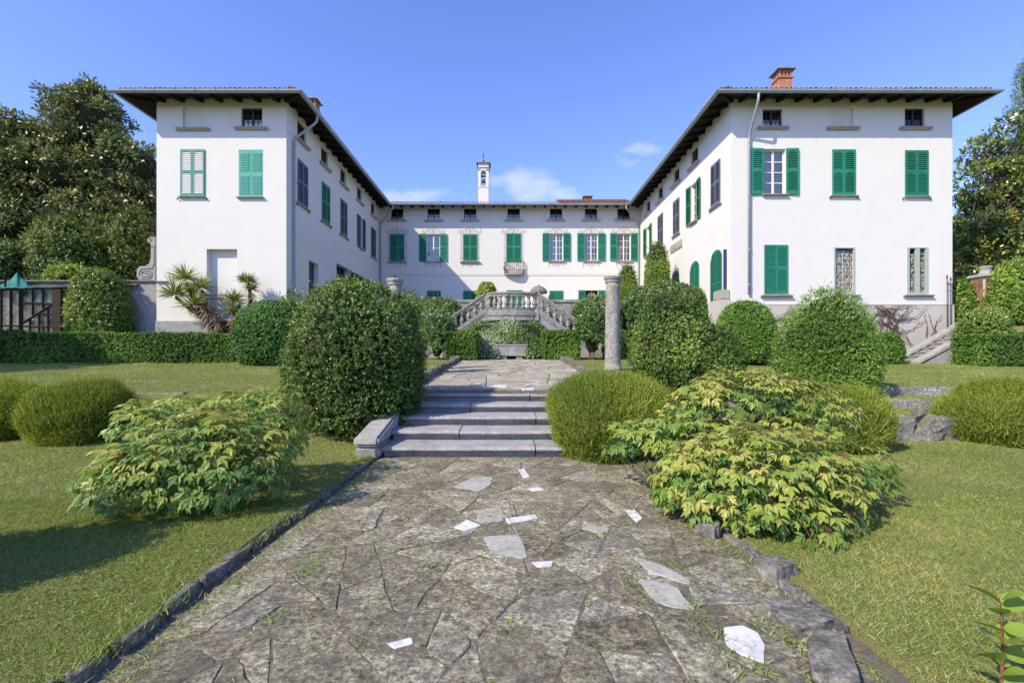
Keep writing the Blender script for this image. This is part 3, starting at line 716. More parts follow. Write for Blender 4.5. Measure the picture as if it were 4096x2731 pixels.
# right wing courtyard side
for a, b in ((1586.9, 1602.7), (1546.2, 1560.9), (1510.4, 1522.5), (1483.2, 1493.3)): attic('ri', (dr(a)+dr(b))/2, 11.42, .95, .85)
for a, b, mt in ((1634.1, 1654.5, SLATE), (1546.9, 1560.9, SLATE), (1511.5, 1523.2, SLATE)): closed('ri', (dr(a)+dr(b))/2, 8.50, 1.0, 2.0, mt, .16, True)
opened('ri', 25.05, 8.50, .85, 2.0, GREEN_D, .5, 4, (-.10, .10)); opened('ri', 33.4, 8.50, .8, 2.0, GREEN_D, .5, 4, (-.10, .10))
def arch_shutter(w, h, mat):
    m = MB(); n = 10; zs = h-.42
    outline = [(-w/2, 0), (w/2, 0), (w/2, zs)]+[(w/2*math.cos(math.pi*i/n), zs+.42*math.sin(math.pi*i/n)) for i in range(1, n)]+[(-w/2, zs)]
    m.prism(outline, lambda a, b, d: (a, d, b), -.03, 0)
    for s in (-1, 1): m.box(s*w/2-.03 if s < 0 else w/2-.03, (-w/2+.03) if s < 0 else w/2+.0, -.05, -.03, 0, zs)
    m.box(-.035, .035, -.05, -.03, 0, h-.03); m.box(-w/2+.03, -.035, -.05, -.03, h*.36, h*.36+.1); m.box(.035, w/2-.03, -.05, -.03, h*.36, h*.36+.1)
    k = .1
    while k < h-.12:
        half = w/2-.05 if k < zs else (w/2-.05)*math.sqrt(max(0, 1-((k-zs)/.40)**2))
        if half > .08 and not (h*.36-.05 < k < h*.36+.11):
            for a, b in ((-half, -.045), (.045, half)): m.hexa([(a, -.055, k), (b, -.055, k), (b, -.03, k+.04), (a, -.03, k+.04), (a, -.052, k+.022), (b, -.052, k+.022), (b, -.03, k+.052), (a, -.03, k+.052)])
        k += .075
    return m.mesh('arched_shutter', mat)
for a, b, mt in ((1543.5, 1561, GREEN_D), (1585.6, 1607, GREEN), (1633.5, 1658.8, GREEN)):
    put('ri', 'arched_shutter', arch_shutter(1.15, 2.5, mt), (dr(a)+dr(b))/2, COURT+.1, villa)
put('ri', 'open_door_leaf', MB().box(-.03, .03, -.13, -.0, 0, 2.3).mesh('open_door_leaf', NAVY), dr(1668.5), COURT+.1, villa)
m = MB(); m.box(-.95, .95, -.05, 0, 0, .42)
pan = put('ri', 'relief_panel', m.mesh('relief_panel', SILL), (dr(1541)+dr(1567))/2, 7.62, villa)
rq = random.Random(3); rel = MB()
for k in range(16): rel.tube([(-.85+k*.113+.05*math.cos(t*.7+k), -.06, .21+.13*math.sin(t*.7+k*1.3)) for t in range(7)], .022, 5)
sub('carving', rel.mesh('carving', SILL), pan)
# courtyard facade
def bx(zx): return PX((1500+zx*.47619)/1.7415, YB)
def bz(zy): return PZ((740+zy*.47619)/1.7415, YB)
for a, b in ((137, 237), (442, 545), (748, 850), (1113, 1217), (1468, 1572), (1764, 1865), (2037, 2138)): attic('bk', bx((a+b)/2), bz(296), .90, .86)
ZB0 = bz(643); HB = bz(413)-bz(643)
closed('bk', bx(187.5), ZB0, 1.06, HB, GREEN, 0, False); closed('bk', bx(799.5), ZB0, 1.04, HB, GREEN, 0, False); closed('bk', bx(1164.5), ZB0, 1.08, HB+.05, GREEN, 0, False)
opened('bk', bx(490), ZB0, .98, HB, GREEN, .52, 2, (.02, -.05), 1, CURTAIN_C, .28)
for a, b in ((1467, 1581), (1763, 1869), (2036, 2145)): opened('bk', bx((a+b)/2), ZB0+.05, .98, HB, GREEN, .52, 4, (.02, -.05), 2, CURTAIN, .3)
for a in (187.5, 799.5): put('bk', 'sill', sill_mesh(1.45, .17, .09, GRANITE), bx(a), ZB0-.1, villa)
for a in (496.5, 799.5, 1523): closed('bk', bx(a), COURT+.35, 1.0, bz(888)-COURT-.35, GREEN, 0, False)
closed('bk', bx(1172), COURT+.02, 1.15, bz(886)-COURT, GREEN, 0, False)
u, w = bx(1821), .92; h = bz(884)-COURT-.4; HOLES['bk'].append((u-w/2, u+w/2, COURT+.4, COURT+.4+h))
for s in (-1, 1): add_shutter('bk', u+s*(w/2+.27), COURT+.4, .52, h, GREEN, .03, -.03*s)
g = MB()
for k in range(7):
    a = math.pi*k/6; g.tube([(0, .05, h-.55), (.2*math.cos(a), .05, h-.55+.2*math.sin(a)), (.42*math.cos(a), .05, h-.55+.44*math.sin(a))], .012, 4)
    for r_ in (.2, .34): g.tube([(r_*math.cos(a)+.06*math.cos(t), .05, h-.55+r_*math.sin(a)+.06*math.sin(t)) for t in np.linspace(0, 5.6, 9)], .009, 4)
for k in range(-4, 5): g.tube([(k*.1, .05, 0), (k*.1, .05, h-.55)], .010, 4)
fan = put('bk', 'fan_grille', g.mesh('fan_grille', IRONP), u, COURT+.4, villa)
# painted window surrounds on the courtyard facade
def strip(m, pts, wd, y=-.004):
    for a, b in zip(pts[:-1], pts[1:]):
        d = Vector((b[0]-a[0], b[1]-a[1])); L = d.length
        if L < 1e-6: continue
        n = Vector((-d.y, d.x))/L*wd/2
        m.add([(a[0]-n.x, y, a[1]-n.y), (b[0]-n.x, y, b[1]-n.y), (b[0]+n.x, y, b[1]+n.y), (a[0]+n.x, y, a[1]+n.y)], [(0, 1, 2, 3)])
def surround(sides, brackets):
    m = MB(); z0 = HB+.02
    for s in (-1, 1):
        f = lambda pts: [(s*x, z0+z) for x, z in pts]
        strip(m, f([(.93, .17), (.62, .17)]), .024); strip(m, f([(.90, .10), (.55, .10)]), .03, -.005); strip(m, f([(.84, .04), (.0, .04)]), .03)
        strip(m, f([(.62, .10), (.16, .36)]), .05); strip(m, f([(.66, .17), (.17, .45)]), .018, -.005); strip(m, f([(.17, .45), (.12, .06)]), .02)
        for k in range(8): strip(m, f([(.60-k*.055, .15+k*.032), (.57-k*.055, .10+k*.032)]), .018, -.006)
        for k in range(6): strip(m, f([(.50-k*.06, .08), (.50-k*.06, .11+k*.03)]), .016, -.003)
        strip(m, f([(.77, .17), (.77, .30)]), .06, -.006); strip(m, f([(.77, .30), (.77, .37)]), .03, -.007); strip(m, f([(.72, .23), (.82, .23)]), .03, -.008)
        strip(m, f([(.10, .06), (.05, .22), (.03, .44)]), .035, -.006); strip(m, f([(.0, .06), (.02, .3)]), .035, -.003)
        if sides:
            for x in (.585, .64, .70): strip(m, [(s*x, .12), (s*x, HB+.02)], .022)
            for z in (.10, .20, .30, HB*.5, HB*.53, HB-.05): strip(m, [(s*.56, z), (s*.72, z)], .022, -.005)
            strip(m, [(s*.59, .22), (s*.69, .28)], .02, -.006); strip(m, [(s*.69, .22), (s*.59, .28)], .02, -.007)
        if brackets:
            strip(m, [(s*.56, -.12), (s*.56, -.42)], .05); strip(m, [(s*.50, -.16), (s*.62, -.16)], .03, -.005); strip(m, [(s*.51, -.28), (s*.61, -.28)], .02, -.006)
            strip(m, [(s*.46, -.12), (s*.30, -.22), (s*.2, -.36), (0, -.42)], .022)
            for k in range(4): strip(m, [(s*(.06+k*.09), -.16-.01*k), (s*(.10+k*.07), -.34+.045*k)], .014, -.005); 
            strip(m, [(s*.38, -.14), (s*.2, -.24), (s*.1, -.16)], .014, -.006); strip(m, [(s*.16, -.38), (s*.08, -.26), (0, -.33)], .014, -.007)
    strip(m, [(0, z0+.4), (0, z0+.52)], .05, -.008)
    return m.mesh('painted_surround', PAINTG)
for a, sd, br in ((187.5, 1, 1), (490, 0, 1), (799.5, 1, 1), (1164.5, 1, 0), (1524, 0, 1), (1816, 0, 1), (2090.5, 0, 1)):
    put('bk', 'painted_surround', surround(sd, br), bx(a), ZB0, villa)
# string course, floodlight under the eave
m = MB(); m.box(LX1, RX0, YB-.035, YB+.01, bz(759), bz(747)); V(m, 'string_course', WHITE)
m = MB(); m.box(LX1, RX0, YB-.012, YB+.01, bz(747)+.003, bz(744)); V(m, 'string_moulding', PAINTG)
m = MB(); m.box(bx(1155), bx(1172), YB-.25, YB-.02, bz(187), bz(172)); V(m, 'floodlight', GUTTER)
# iron balcony under the middle window
bal = MB(); u0 = bx(1171); zb = bz(752); zt = bz(645); hw = .72
arc = lambda t, r=1.0: (u0+hw*math.cos(math.pi*(1-t)), YB-.05-.42*r*math.sin(math.pi*t))
m = MB(); pts = [arc(i/14) for i in range(15)]
m.prism([(p[0], p[1]) for p in pts], lambda a, b, d: (a, b, d), zb-.06, zb); m.prism([(u0+(p[0]-u0)*.9, YB-.05+(p[1]-YB+.05)*.8) for p in pts], lambda a, b, d: (a, b, d), zb-.13, zb-.062); V(m, 'balcony_slab', GRANITE)
g = MB()
for z in (zb+.05, zt, zt-.12, zb+.30): g.tube([(*arc(i/16), z) for i in range(17)], .014, 4)
for i in range(15):
    a = arc(i/14); b = arc(i/14, 1.16); g.tube([(*a, zb), (u0+(b[0]-u0)*1.03, b[1], zb+.22), (*a, zb+.5), (*a, zt)], .012, 4)
rq = random.Random(9)
for i in range(26):
    t = rq.uniform(.02, .98); a = arc(t, 1.08); zc = rq.uniform(zb+.1, zt-.1); g.tube([(a[0]+.09*math.cos(k*.9+i), a[1]-.01, zc+.10*math.sin(k*.9+i)) for k in range(6)], .010, 4)
V(g, 'balcony_railing', IRON)
# ---- walls with their openings
def wall(face, u0, u1, z0, z1, name, dep=.32):
    hs = HOLES[face]; us = sorted({u0, u1}|{x for h in hs for x in h[:2]}); zs = sorted({z0, z1}|{x for h in hs for x in h[2:]})
    m = MB(); fn = FACES[face][1]
    flip = face == 'ri'
    for i in range(len(us)-1):
        for k in range(len(zs)-1):
            uc, zc = (us[i]+us[i+1])/2, (zs[k]+zs[k+1])/2
            if any(h[0] < uc < h[1] and h[2] < zc < h[3] for h in hs): continue
            q = [fn(us[i], zs[k], 0), fn(us[i+1], zs[k], 0), fn(us[i+1], zs[k+1], 0), fn(us[i], zs[k+1], 0)]
            m.add(q, [(3, 2, 1, 0) if flip else (0, 1, 2, 3)])
    for h in hs:
        c = [(h[0], h[2]), (h[1], h[2]), (h[1], h[3]), (h[0], h[3])]
        for a, b in zip(c, c[1:]+c[:1]):
            m.add([fn(*a, 0), fn(*b, 0), fn(*b, -dep), fn(*a, -dep)], [(0, 1, 2, 3) if flip else (3, 2, 1, 0)])
    V(m, name, WHITE)
wall('lf', LX0, LX1, 1.0, ZT, 'front_wall'); wall('rf', RX0, RX1, 1.0, ZT, 'front_wall'); wall('bk', LX1, RX0, COURT-.2, ZT, 'courtyard_wall')
wall('li', YF, YB, 1.0, ZT, 'side_wall'); wall('ri', YF, YB, 1.0, ZT, 'side_wall')
YE = 44.0
m = MB(); m.add([(LX0, YF, 1), (LX0, YE, 1), (LX0, YE, ZT), (LX0, YF, ZT)], [(3, 2, 1, 0)]); V(m, 'outer_wall', WHITE)
m = MB(); m.add([(RX1, YF, 1), (RX1, YE, 1), (RX1, YE, ZT), (RX1, YF, ZT)], [(0, 1, 2, 3)]); V(m, 'outer_wall', WHITE)
m = MB(); m.add([(LX0, YE, 1), (RX1, YE, 1), (RX1, YE, ZT), (LX0, YE, ZT)], [(0, 1, 2, 3)]); V(m, 'rear_wall', WHITE)
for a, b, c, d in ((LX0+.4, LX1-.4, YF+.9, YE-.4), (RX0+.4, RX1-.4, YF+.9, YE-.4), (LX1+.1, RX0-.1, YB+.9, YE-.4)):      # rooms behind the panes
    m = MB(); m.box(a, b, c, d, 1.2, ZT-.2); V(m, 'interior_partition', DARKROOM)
# plinths
m = MB(); m.box(LX0-.03, LX1+.02, YF-.05, YF, 1.0, fz(737)); V(m, 'plinth', PLINTH_G)
m = MB(); m.box(RX0-.05, RX1+.04, YF-.05, YF, 1.0, fz(700)); V(m, 'plinth', PLINTH_B)
m = MB(); m.box(RX0-.05, RX1+.045, YF-.06, YF-.05, fz(701), fz(699.5)); V(m, 'plinth_moulding', SILL)
# carved blocks at the right courtyard corner
m = MB(); m.box(RX0-.42, RX0-.02, YF+.1, YF+.9, PZ(688, 21.1), PZ(666, 21.1)); o = V(m, 'carved_block', SILL); bevel_mesh(o.data, .03, 2)
m = MB(); m.box(RX0-.5, RX0-.02, YF+.0, YF+1.1, 2.6, PZ(689, 21.1)); V(m, 'corner_pier', PLINTH_B)
# portico columns of the left wing
for d in (28.9, 32.3):
    m = MB(); m.lathe([(.24, 0), (.24, .12), (.17, .18), (.15, 2.35), (.19, 2.42), (.22, 2.5), (.22, 2.86)], (LX1-.16, d, COURT), 12); V(m, 'portico_column', GRANITE, True)
# door balcony on the left wing front
m = MB(); b0, b1 = fx(484), fx(570); m.box(b0, b1, YF-.55, YF-.05, 3.02, 3.12); V(m, 'balcony_slab', GRANITE)
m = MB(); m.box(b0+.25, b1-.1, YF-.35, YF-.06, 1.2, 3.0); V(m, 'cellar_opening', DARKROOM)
g = MB(); ty, zb, zt = YF-.5, 3.16, 4.12
path_r = [(b0+.03, YF-.02), (b0+.03, ty), (b1-.5, ty), (b1-.2, ty+.1), (b1-.03, ty+.35), (b1-.03, YF-.02)]
for z in (zb, zb+.16, zt, zt-.16): g.tube([(x, y, z) for x, y in path_r], .012, 4)
x = b0+.03; k = 0
while x < b1-.45:
    g.tube([(x, ty, zb+.16), (x, ty, zt-.16)], .009, 4)
    for z in (zb+.08, zt-.08): g.tube([(x+.07*math.cos(a), ty, z+.07*math.sin(a)) for a in np.linspace(0, 6.28, 9)], .007, 4)
    x += .15
V(g, 'balcony_railing', RUST)

# ---- roofs
def roofpoly(name, polys, mat, flip=False):
    m = MB()
    for p in polys: m.add(p, [tuple(range(len(p)))])
    return V(m, name, mat)
def wing_roof(x0, x1, inner):
    a0, a1, y0, y1 = x0-OV, x1+OV, YF-OV, YE+OV; hw = (a1-a0)/2; xr = (a0+a1)/2; zr = ZE+SL*hw; yv = YB-OV
    t = .09
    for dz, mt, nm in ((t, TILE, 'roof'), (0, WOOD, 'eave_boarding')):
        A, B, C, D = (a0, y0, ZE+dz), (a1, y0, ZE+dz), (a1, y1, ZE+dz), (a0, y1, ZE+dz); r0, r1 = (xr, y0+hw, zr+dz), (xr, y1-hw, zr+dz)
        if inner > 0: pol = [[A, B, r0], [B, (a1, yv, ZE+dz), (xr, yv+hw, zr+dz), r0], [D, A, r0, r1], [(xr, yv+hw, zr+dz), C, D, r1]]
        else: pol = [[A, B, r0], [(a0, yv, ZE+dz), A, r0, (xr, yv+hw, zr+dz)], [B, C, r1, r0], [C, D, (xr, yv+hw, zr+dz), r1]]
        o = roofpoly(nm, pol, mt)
        if dz: main = o
    return main, a0, a1, y0
roofL, la0, la1, ly0 = wing_roof(LX0, LX1, 1); roofR, ra0, ra1, ry0 = wing_roof(RX0, RX1, -1)
be0, be1, yv = la1, ra0, YB-OV; dr_ = 5.0
for dz, mt, nm in ((.09, TILE, 'roof'), (0, WOOD, 'eave_boarding')):
    o = roofpoly(nm, [[(be0, yv, ZE+dz), (be1, yv, ZE+dz), (be1+dr_, yv+dr_, ZE+SL*dr_+dz), (be0-dr_, yv+dr_, ZE+SL*dr_+dz)], [(be0-dr_, yv+dr_, ZE+SL*dr_+dz), (be1+dr_, yv+dr_, ZE+SL*dr_+dz), (be1+dr_, yv+2*dr_, ZE+dz), (be0-dr_, yv+2*dr_, ZE+dz)]], mt)
    if dz: roofB = o
def halfpipe(r, L, seg=6, taper=.85):
    m = MB(); vs = []
    for k in range(seg+1):
        a = math.pi*k/seg
        for (y, rr_) in ((0, r), (L, r*taper)):
            vs.append((rr_*math.cos(a), y, rr_*math.sin(a)*.85)); vs.append(((rr_-.022)*math.cos(a), y, (rr_-.022)*math.sin(a)*.85))
    fs = []
    for k in range(seg):
        b = k*4; fs += [(b, b+2, b+6, b+4), (b+1, b+5, b+7, b+3), (b, b+4, b+5, b+1), (b+2, b+3, b+7, b+6)]
    m.add(vs, fs); return m.mesh('roof_tile', TILE, smooth=False)
TILEME = halfpipe(.088, .46)
sl = math.atan(SL)
def eave_tiles(parent, p0, p1, rz, pitch=.205, start=.12):
    p0, p1 = Vector(p0), Vector(p1); L = (p1-p0).length; n = int((L-2*start)/pitch); q = random.Random(int(L*100))
    for i in range(n+1):
        p = p0+(p1-p0)*((start+i*pitch)/L)
        mk('roof_tile', TILEME, parent, (p.x, p.y, p.z+q.uniform(-.006, .012)), (sl+q.uniform(-.02, .02), q.uniform(-.04, .04), rz+q.uniform(-.03, .03)))
eave_tiles(roofL, (la0, ly0+.05, ZE+.20), (la1, ly0+.05, ZE+.20), 0); eave_tiles(roofR, (ra0, ry0+.05, ZE+.20), (ra1, ry0+.05, ZE+.20), 0)
eave_tiles(roofB, (be0+.1, yv+.05, ZE+.20), (be1-.1, yv+.05, ZE+.20), 0)
eave_tiles(roofL, (la1-.05, ly0, ZE+.20), (la1-.05, yv, ZE+.20), R(90)); eave_tiles(roofR, (ra0+.05, ry0, ZE+.20), (ra0+.05, yv, ZE+.20), R(-90))
tf = MB(); q = random.Random(2); x0f, x1f = PX(1283, 37), PX(1452, 37)   # steeper tiled slope on the right of the courtyard range
nc = int((x1f-x0f)/.2)
for c in range(nc):
    for r_ in range(9):
        xx = x0f+c*.2+q.uniform(-.012, .012); y0 = yv+.45+r_*.40; z0 = ZE+.25+.40*r_*.41+q.uniform(-.01, .01)
        pts = [(.09*math.cos(math.pi*k/5), .07*math.sin(math.pi*k/5)) for k in range(6)]
        tf.add([(xx+a, y0, z0+b) for a, b in pts]+[(xx+a*.85, y0+.44, z0+.16+b*.85) for a, b in pts], [(k, k+1, k+7, k+6) for k in range(5)])
tag(sub('tile_field', tf.mesh('tile_field', TILE, (0, YB, 0)), roofB), kind='stuff')
m = MB(); m.add([(x0f-.1, yv+.4, ZE+.2), (x1f+.2, yv+.4, ZE+.2), (x1f+.2, yv+4.2, ZE+.2+3.8*.40), (x0f-.1, yv+4.2, ZE+.2+3.8*.40)], [(0, 1, 2, 3)]); V(m, 'roof_slope', TILE)
# rafters
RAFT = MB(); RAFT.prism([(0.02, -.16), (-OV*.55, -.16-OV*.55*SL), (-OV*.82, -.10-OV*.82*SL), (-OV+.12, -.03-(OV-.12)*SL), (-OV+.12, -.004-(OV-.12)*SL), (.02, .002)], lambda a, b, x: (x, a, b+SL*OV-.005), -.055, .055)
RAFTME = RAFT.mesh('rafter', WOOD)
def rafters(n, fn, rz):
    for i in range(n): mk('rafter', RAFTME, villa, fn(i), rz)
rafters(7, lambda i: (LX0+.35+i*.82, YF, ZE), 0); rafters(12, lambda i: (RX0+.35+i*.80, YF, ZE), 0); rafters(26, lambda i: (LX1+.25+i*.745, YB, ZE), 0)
rafters(17, lambda i: (LX1, YF+.35+i*.84, ZE), R(90)); rafters(17, lambda i: (RX0, YF+.35+i*.84, ZE), R(-90))
for (x, y, a) in ((LX1, YF, 45), (LX0, YF, -45), (RX0, YF, -45), (RX1, YF, 45)):
    o = mk('hip_rafter', RAFTME, villa, (x, y, ZE), R(a), (1.5, 1.38, 1.0))
# gutters, brackets, downpipes
def gut(pts):
    m = MB(); prof = [(math.cos(a), math.sin(a)) for a in np.linspace(math.pi, 2*math.pi, 7)]
    pts = [Vector(p) for p in pts]; n = len(pts); vs = []; k = len(prof)
    for i, p in enumerate(pts):
        d0 = (pts[i]-pts[max(i-1, 0)]); d1 = (pts[min(i+1, n-1)]-pts[i])
        d0 = d0.normalized() if d0.length else d1.normalized(); d1 = d1.normalized() if d1.length else d0
        n0, n1 = Vector((d0.y, -d0.x, 0)), Vector((d1.y, -d1.x, 0)); mm = (n0+n1).normalized(); s = 1/max(.3, mm.dot(n0))
        for a, b in prof: vs.append(p+mm*(a*.11*s)+Vector((0, 0, b*.115)))
        for a, b in reversed(prof): vs.append(p+mm*(a*.10*s)+Vector((0, 0, b*.105)))
    k2 = 2*k
    fs = [(i*k2+j, i*k2+(j+1) % k2, (i+1)*k2+(j+1) % k2, (i+1)*k2+j) for i in range(n-1) for j in range(k2)]+[tuple(range(k2)), tuple((n-1)*k2+j for j in range(k2))]
    m.add(vs, fs); return V(m, 'gutter', GUTTER)
gz_ = ZE+.10; e = .07
g1 = gut([(la0-e, 36, gz_), (la0-e, ly0-e, gz_), (la1+e, ly0-e, gz_), (la1+e, yv-e, gz_)])
g2 = gut([(ra0-e, yv-e, gz_), (ra0-e, ry0-e, gz_), (ra1+e, ry0-e, gz_), (ra1+e, 36, gz_)])
g3 = gut([(la1+.02, yv-e, gz_), (ra0-.02, yv-e, gz_)])
BR = MB(); BR.tube([(0, .118*math.cos(a), .124*math.sin(a)) for a in np.linspace(math.pi*.95, 2.1*math.pi, 9)], .008, 4); BRME = BR.mesh('gutter_bracket', GUTTER)
for (p0, p1, st) in (((la0, ly0-e, gz_), (la1, ly0-e, gz_), .8), ((ra0, ry0-e, gz_), (ra1, ry0-e, gz_), .8), ((la1+.3, yv-e, gz_), (ra0-.3, yv-e, gz_), .95), ((la1+e, ly0+.3, gz_), (la1+e, yv-.3, gz_), .85), ((ra0-e, ry0+.3, gz_), (ra0-e, yv-.3, gz_), .85)):
    p0, p1 = Vector(p0), Vector(p1); n = int((p1-p0).length/st)
    for i in range(1, n): mk('gutter_bracket', BRME, villa, p0+(p1-p0)*i/n, 0 if abs((p1-p0).x) > 1 else R(90))
def pipe(pts, collars=()):
    pts = [Vector(p) for p in pts]; out = [pts[0]]
    for a, b, c in zip(pts[:-2], pts[1:-1], pts[2:]):
        r = min(.16, (b-a).length*.4, (c-b).length*.4); p, q = b+(a-b).normalized()*r, b+(c-b).normalized()*r
        out += [p, (p+q)/2*.5+b*.5, q]
    out.append(pts[-1]); m = MB(); m.tube(out, .052, 10)
    for z in collars: x, y = pts[-1].x, pts[-1].y; m.tube([(x, y, z-.025), (x, y, z+.025)], .066, 10)
    m.tube([pts[0]+Vector((0, 0, .09)), pts[0]], [.10, .055], 10); V(m, 'downpipe', GUTTER, True)
pipe([(la1+e, 21.55, gz_-.1), (la1+e, 21.55, gz_-.45), (LX1+.09, 21.38, 11.15), (LX1+.09, 21.38, 4.9), (LX1+.12, 21.38, 4.6), (LX1+.12, 21.38, 4.2)], (10.9, 9.2, 7.0, 5.1))
pipe([(PX(1742, ry0-e), ry0-e, gz_-.1), (PX(1742, ry0-e), ry0-e, gz_-.4), (fx(1718), YF-.09, 11.0), (fx(1718), YF-.09, 4.2)], (10.7, 8.45, 6.1, 4.6))
pipe([(be0+.3, yv-e, gz_-.1), (be0+.3, yv-e, gz_-.35), (LX1+.12, YB-.1, 11.3), (LX1+.12, YB-.1, COURT)], (11.1, 9.4, 7.5)); pipe([(be1-.3, yv-e, gz_-.1), (be1-.3, yv-e, gz_-.35), (RX0-.12, YB-.1, 11.3), (RX0-.12, YB-.1, COURT)], (11.1, 9.4, 7.5))
pipe([(la0-e, 23.2, gz_-.1), (la0-e, 23.2, gz_-.4), (LX0-.09, 23.2, 11.5), (LX0-.09, 23.2, 3.2)])
# chimneys
def chimney(x, y, z0, w, hs, hcap, mat):
    m = MB(); m.box(x-w/2, x+w/2, y-w/2, y+w/2, z0, z0+hs); ch = V(m, 'chimney', mat)
    m = MB(); m.box(x-w/2-.05, x+w/2+.05, y-w/2-.05, y+w/2+.05, z0+hs+.002, z0+hs+.07); s1 = m
    for sx in (-1, -.33, .33, 1):
        for sy in (-1, -.33, .33, 1):
            if max(abs(sx), abs(sy)) == 1: s1.box(x+sx*(w/2-.06)-.05, x+sx*(w/2-.06)+.05, y+sy*(w/2-.06)-.05, y+sy*(w/2-.06)+.05, z0+hs+.07, z0+hs+.07+hcap)
    ob = MB(); ob.v = s1.v; ob.f = s1.f; o = mk('chimney_vents', ob.mesh('chimney_vents', mat, Vector((0, YB, 0))), None); o.parent = ch
    zc = z0+hs+.07+hcap; c = MB(); c.hexa([(x-w/2-.13, y-w/2-.13, zc+.002), (x+w/2+.13, y-w/2-.13, zc+.002), (x+w/2+.13, y+w/2+.13, zc+.002), (x-w/2-.13, y+w/2+.13, zc+.002), (x-w/2-.02, y-w/2-.02, zc+.12), (x+w/2+.02, y-w/2-.02, zc+.12), (x+w/2+.02, y+w/2+.02, zc+.12), (x-w/2-.02, y+w/2+.02, zc+.12)])
    o = mk('chimney_cap', c.mesh('chimney_cap', DARKSTONE, Vector((0, YB, 0))), None); o.parent = ch
chimney(PX(1796, 23.2), 23.2, 13.0, .62, 1.72, .32, BRICKWORK); chimney(PX(717, 25.5), 25.5, 13.2, .60, 1.25, .42, BRICKWORK); chimney(PX(1349, 40.5), 40.5, 13.4, .55, 1.05, .3, BRICKWORK)
# bell turret
bxc, byc = PX(1111, 37), 37.0; w = .80; zb0 = 12.9; zt0 = PZ(380, 37)
m = MB(); hw = w/2; op = .20; z1, z2 = PZ(432, 37), PZ(397, 37)
m.box(bxc-hw, bxc+hw, byc-hw, byc+hw, zb0, z1)
for s in (-1, 1): m.box(*sorted((bxc+s*op, bxc+s*hw)), byc-hw, byc+hw, z1, z2)
pts = [(bxc+op*math.cos(a), z2-.16+.20*math.sin(a)) for a in np.linspace(0, math.pi, 9)]
for a, b in zip(pts[:-1], pts[1:]): m.prism([(b[0], b[1]), (a[0], a[1]), (a[0], z2+.12), (b[0], z2+.12)], lambda p, q_, d: (p, d, q_), byc-hw, byc+hw)
m.box(bxc-hw, bxc+hw, byc-hw, byc+hw, z2+.122, zt0)
tower = V(m, 'bell_turret', WHITE)
def tsub(name, mb, mat, smooth=False): o = mk(name, mb.mesh(name, mat, Vector((0, YB, 0)), smooth), None); o.parent = tower; return o
c = MB(); c.box(bxc-hw-.06, bxc+hw+.06, byc-hw-.06, byc+hw+.06, zt0-.34, zt0-.30); c.box(bxc-hw-.02, bxc+hw+.02, byc-hw-.02, byc+hw+.02, z1-.1, z1-.07); tsub('turret_moulding', c, SILL)
c = MB(); c.hexa([(bxc-hw-.14, byc-hw-.14, zt0+.002), (bxc+hw+.14, byc-hw-.14, zt0+.002), (bxc+hw+.14, byc+hw+.14, zt0+.002), (bxc-hw-.14, byc+hw+.14, zt0+.002), (bxc-.08, byc-.08, zt0+.24), (bxc+.08, byc-.08, zt0+.24), (bxc+.08, byc+.08, zt0+.24), (bxc-.08, byc+.08, zt0+.24)]); tsub('turret_roof', c, DARKSTONE)
c = MB(); c.lathe([(.0, .28), (.04, .27), (.09, .22), (.11, .12), (.13, .04), (.17, 0), (.16, -.01), (.0, -.01)], (bxc, byc-.18, PZ(419, 37)-.08), 12); tsub('bell', c, BRONZE, True)
c = MB(); c.box(bxc-.2, bxc+.2, byc-.22, byc-.14, PZ(409, 37), PZ(406, 37)); c.tube([(bxc-.12, byc-.18, z1), (bxc-.12, byc-.18, z1+.5)], .008, 4); c.tube([(bxc+.1, byc-.18, z1), (bxc+.1, byc-.18, z1+.5)], .008, 4); tsub('bell_yoke', c, IRON)
c = MB(); c.lathe([(.12, 0), (.06, .08), (.07, .14), (.02, .2)], (bxc, byc, zt0+.22), 8); c.tube([(bxc, byc, zt0+.3), (bxc, byc, zt0+1.0)], .016, 5); c.tube([(bxc, byc, zt0+.95), (bxc, byc, zt0+1.1)], [.04, .002], 5)
c.add([(bxc, byc-.004, zt0+.62), (bxc-.12, byc-.004, zt0+.46), (bxc-.05, byc-.004, zt0+.62), (bxc-.09, byc-.004, zt0+.8), (bxc, byc-.004, zt0+.76), (bxc, byc+.004, zt0+.62), (bxc-.12, byc+.004, zt0+.46), (bxc-.05, byc+.004, zt0+.62), (bxc-.09, byc+.004, zt0+.8), (bxc, byc+.004, zt0+.76)], [(0, 1, 2, 3, 4), (9, 8, 7, 6, 5)]); tsub('weather_vane', c, IRON)
# ------------------------------------------------------------------ courtyard terrace and double stair
TW = 25.3
m = MB(); m.box(LX1+.02, RX0-.05, TW+.32, YB+.02, 1.0, COURT)
tag(m.build('courtyard', PLINTH_B), kind='structure')
tw = thing('terrace_wall', (0, TW, 1.4), 'grey stone retaining wall with coping behind the double stair', 'wall')
for a, b in ((LX1+.05, -1.5), (1.72, RX0-.55)):
    m = MB(); m.box(a, b, TW, TW+.30, 1.2, PZ(694, TW)); m.build('wall_face', GRANITE_OLD, tw)
    m = MB(); m.box(a, b, TW-.06, TW+.36, PZ(694, TW)+.003, PZ(688, TW)); m.build('coping', GRANITE_OLD, tw)
m = MB(); m.box(-1.495, 1.715, TW, TW+.30, 1.2, COURT-.003); m.build('wall_face', GRANITE_OLD, tw)
SY = 23.0                                        # front of the stair balustrade
def sx(u): return PX(u, SY)
def sz(v): return PZ(v, SY)
XL, XR = sx(1119), sx(1232)                      # ends of the landing
FL = sz(708)                                     # landing base of balusters
stair = thing('double_stair', (0, SY, 1.4), 'curved double stone stair with vase balusters below the courtyard', 'stair')
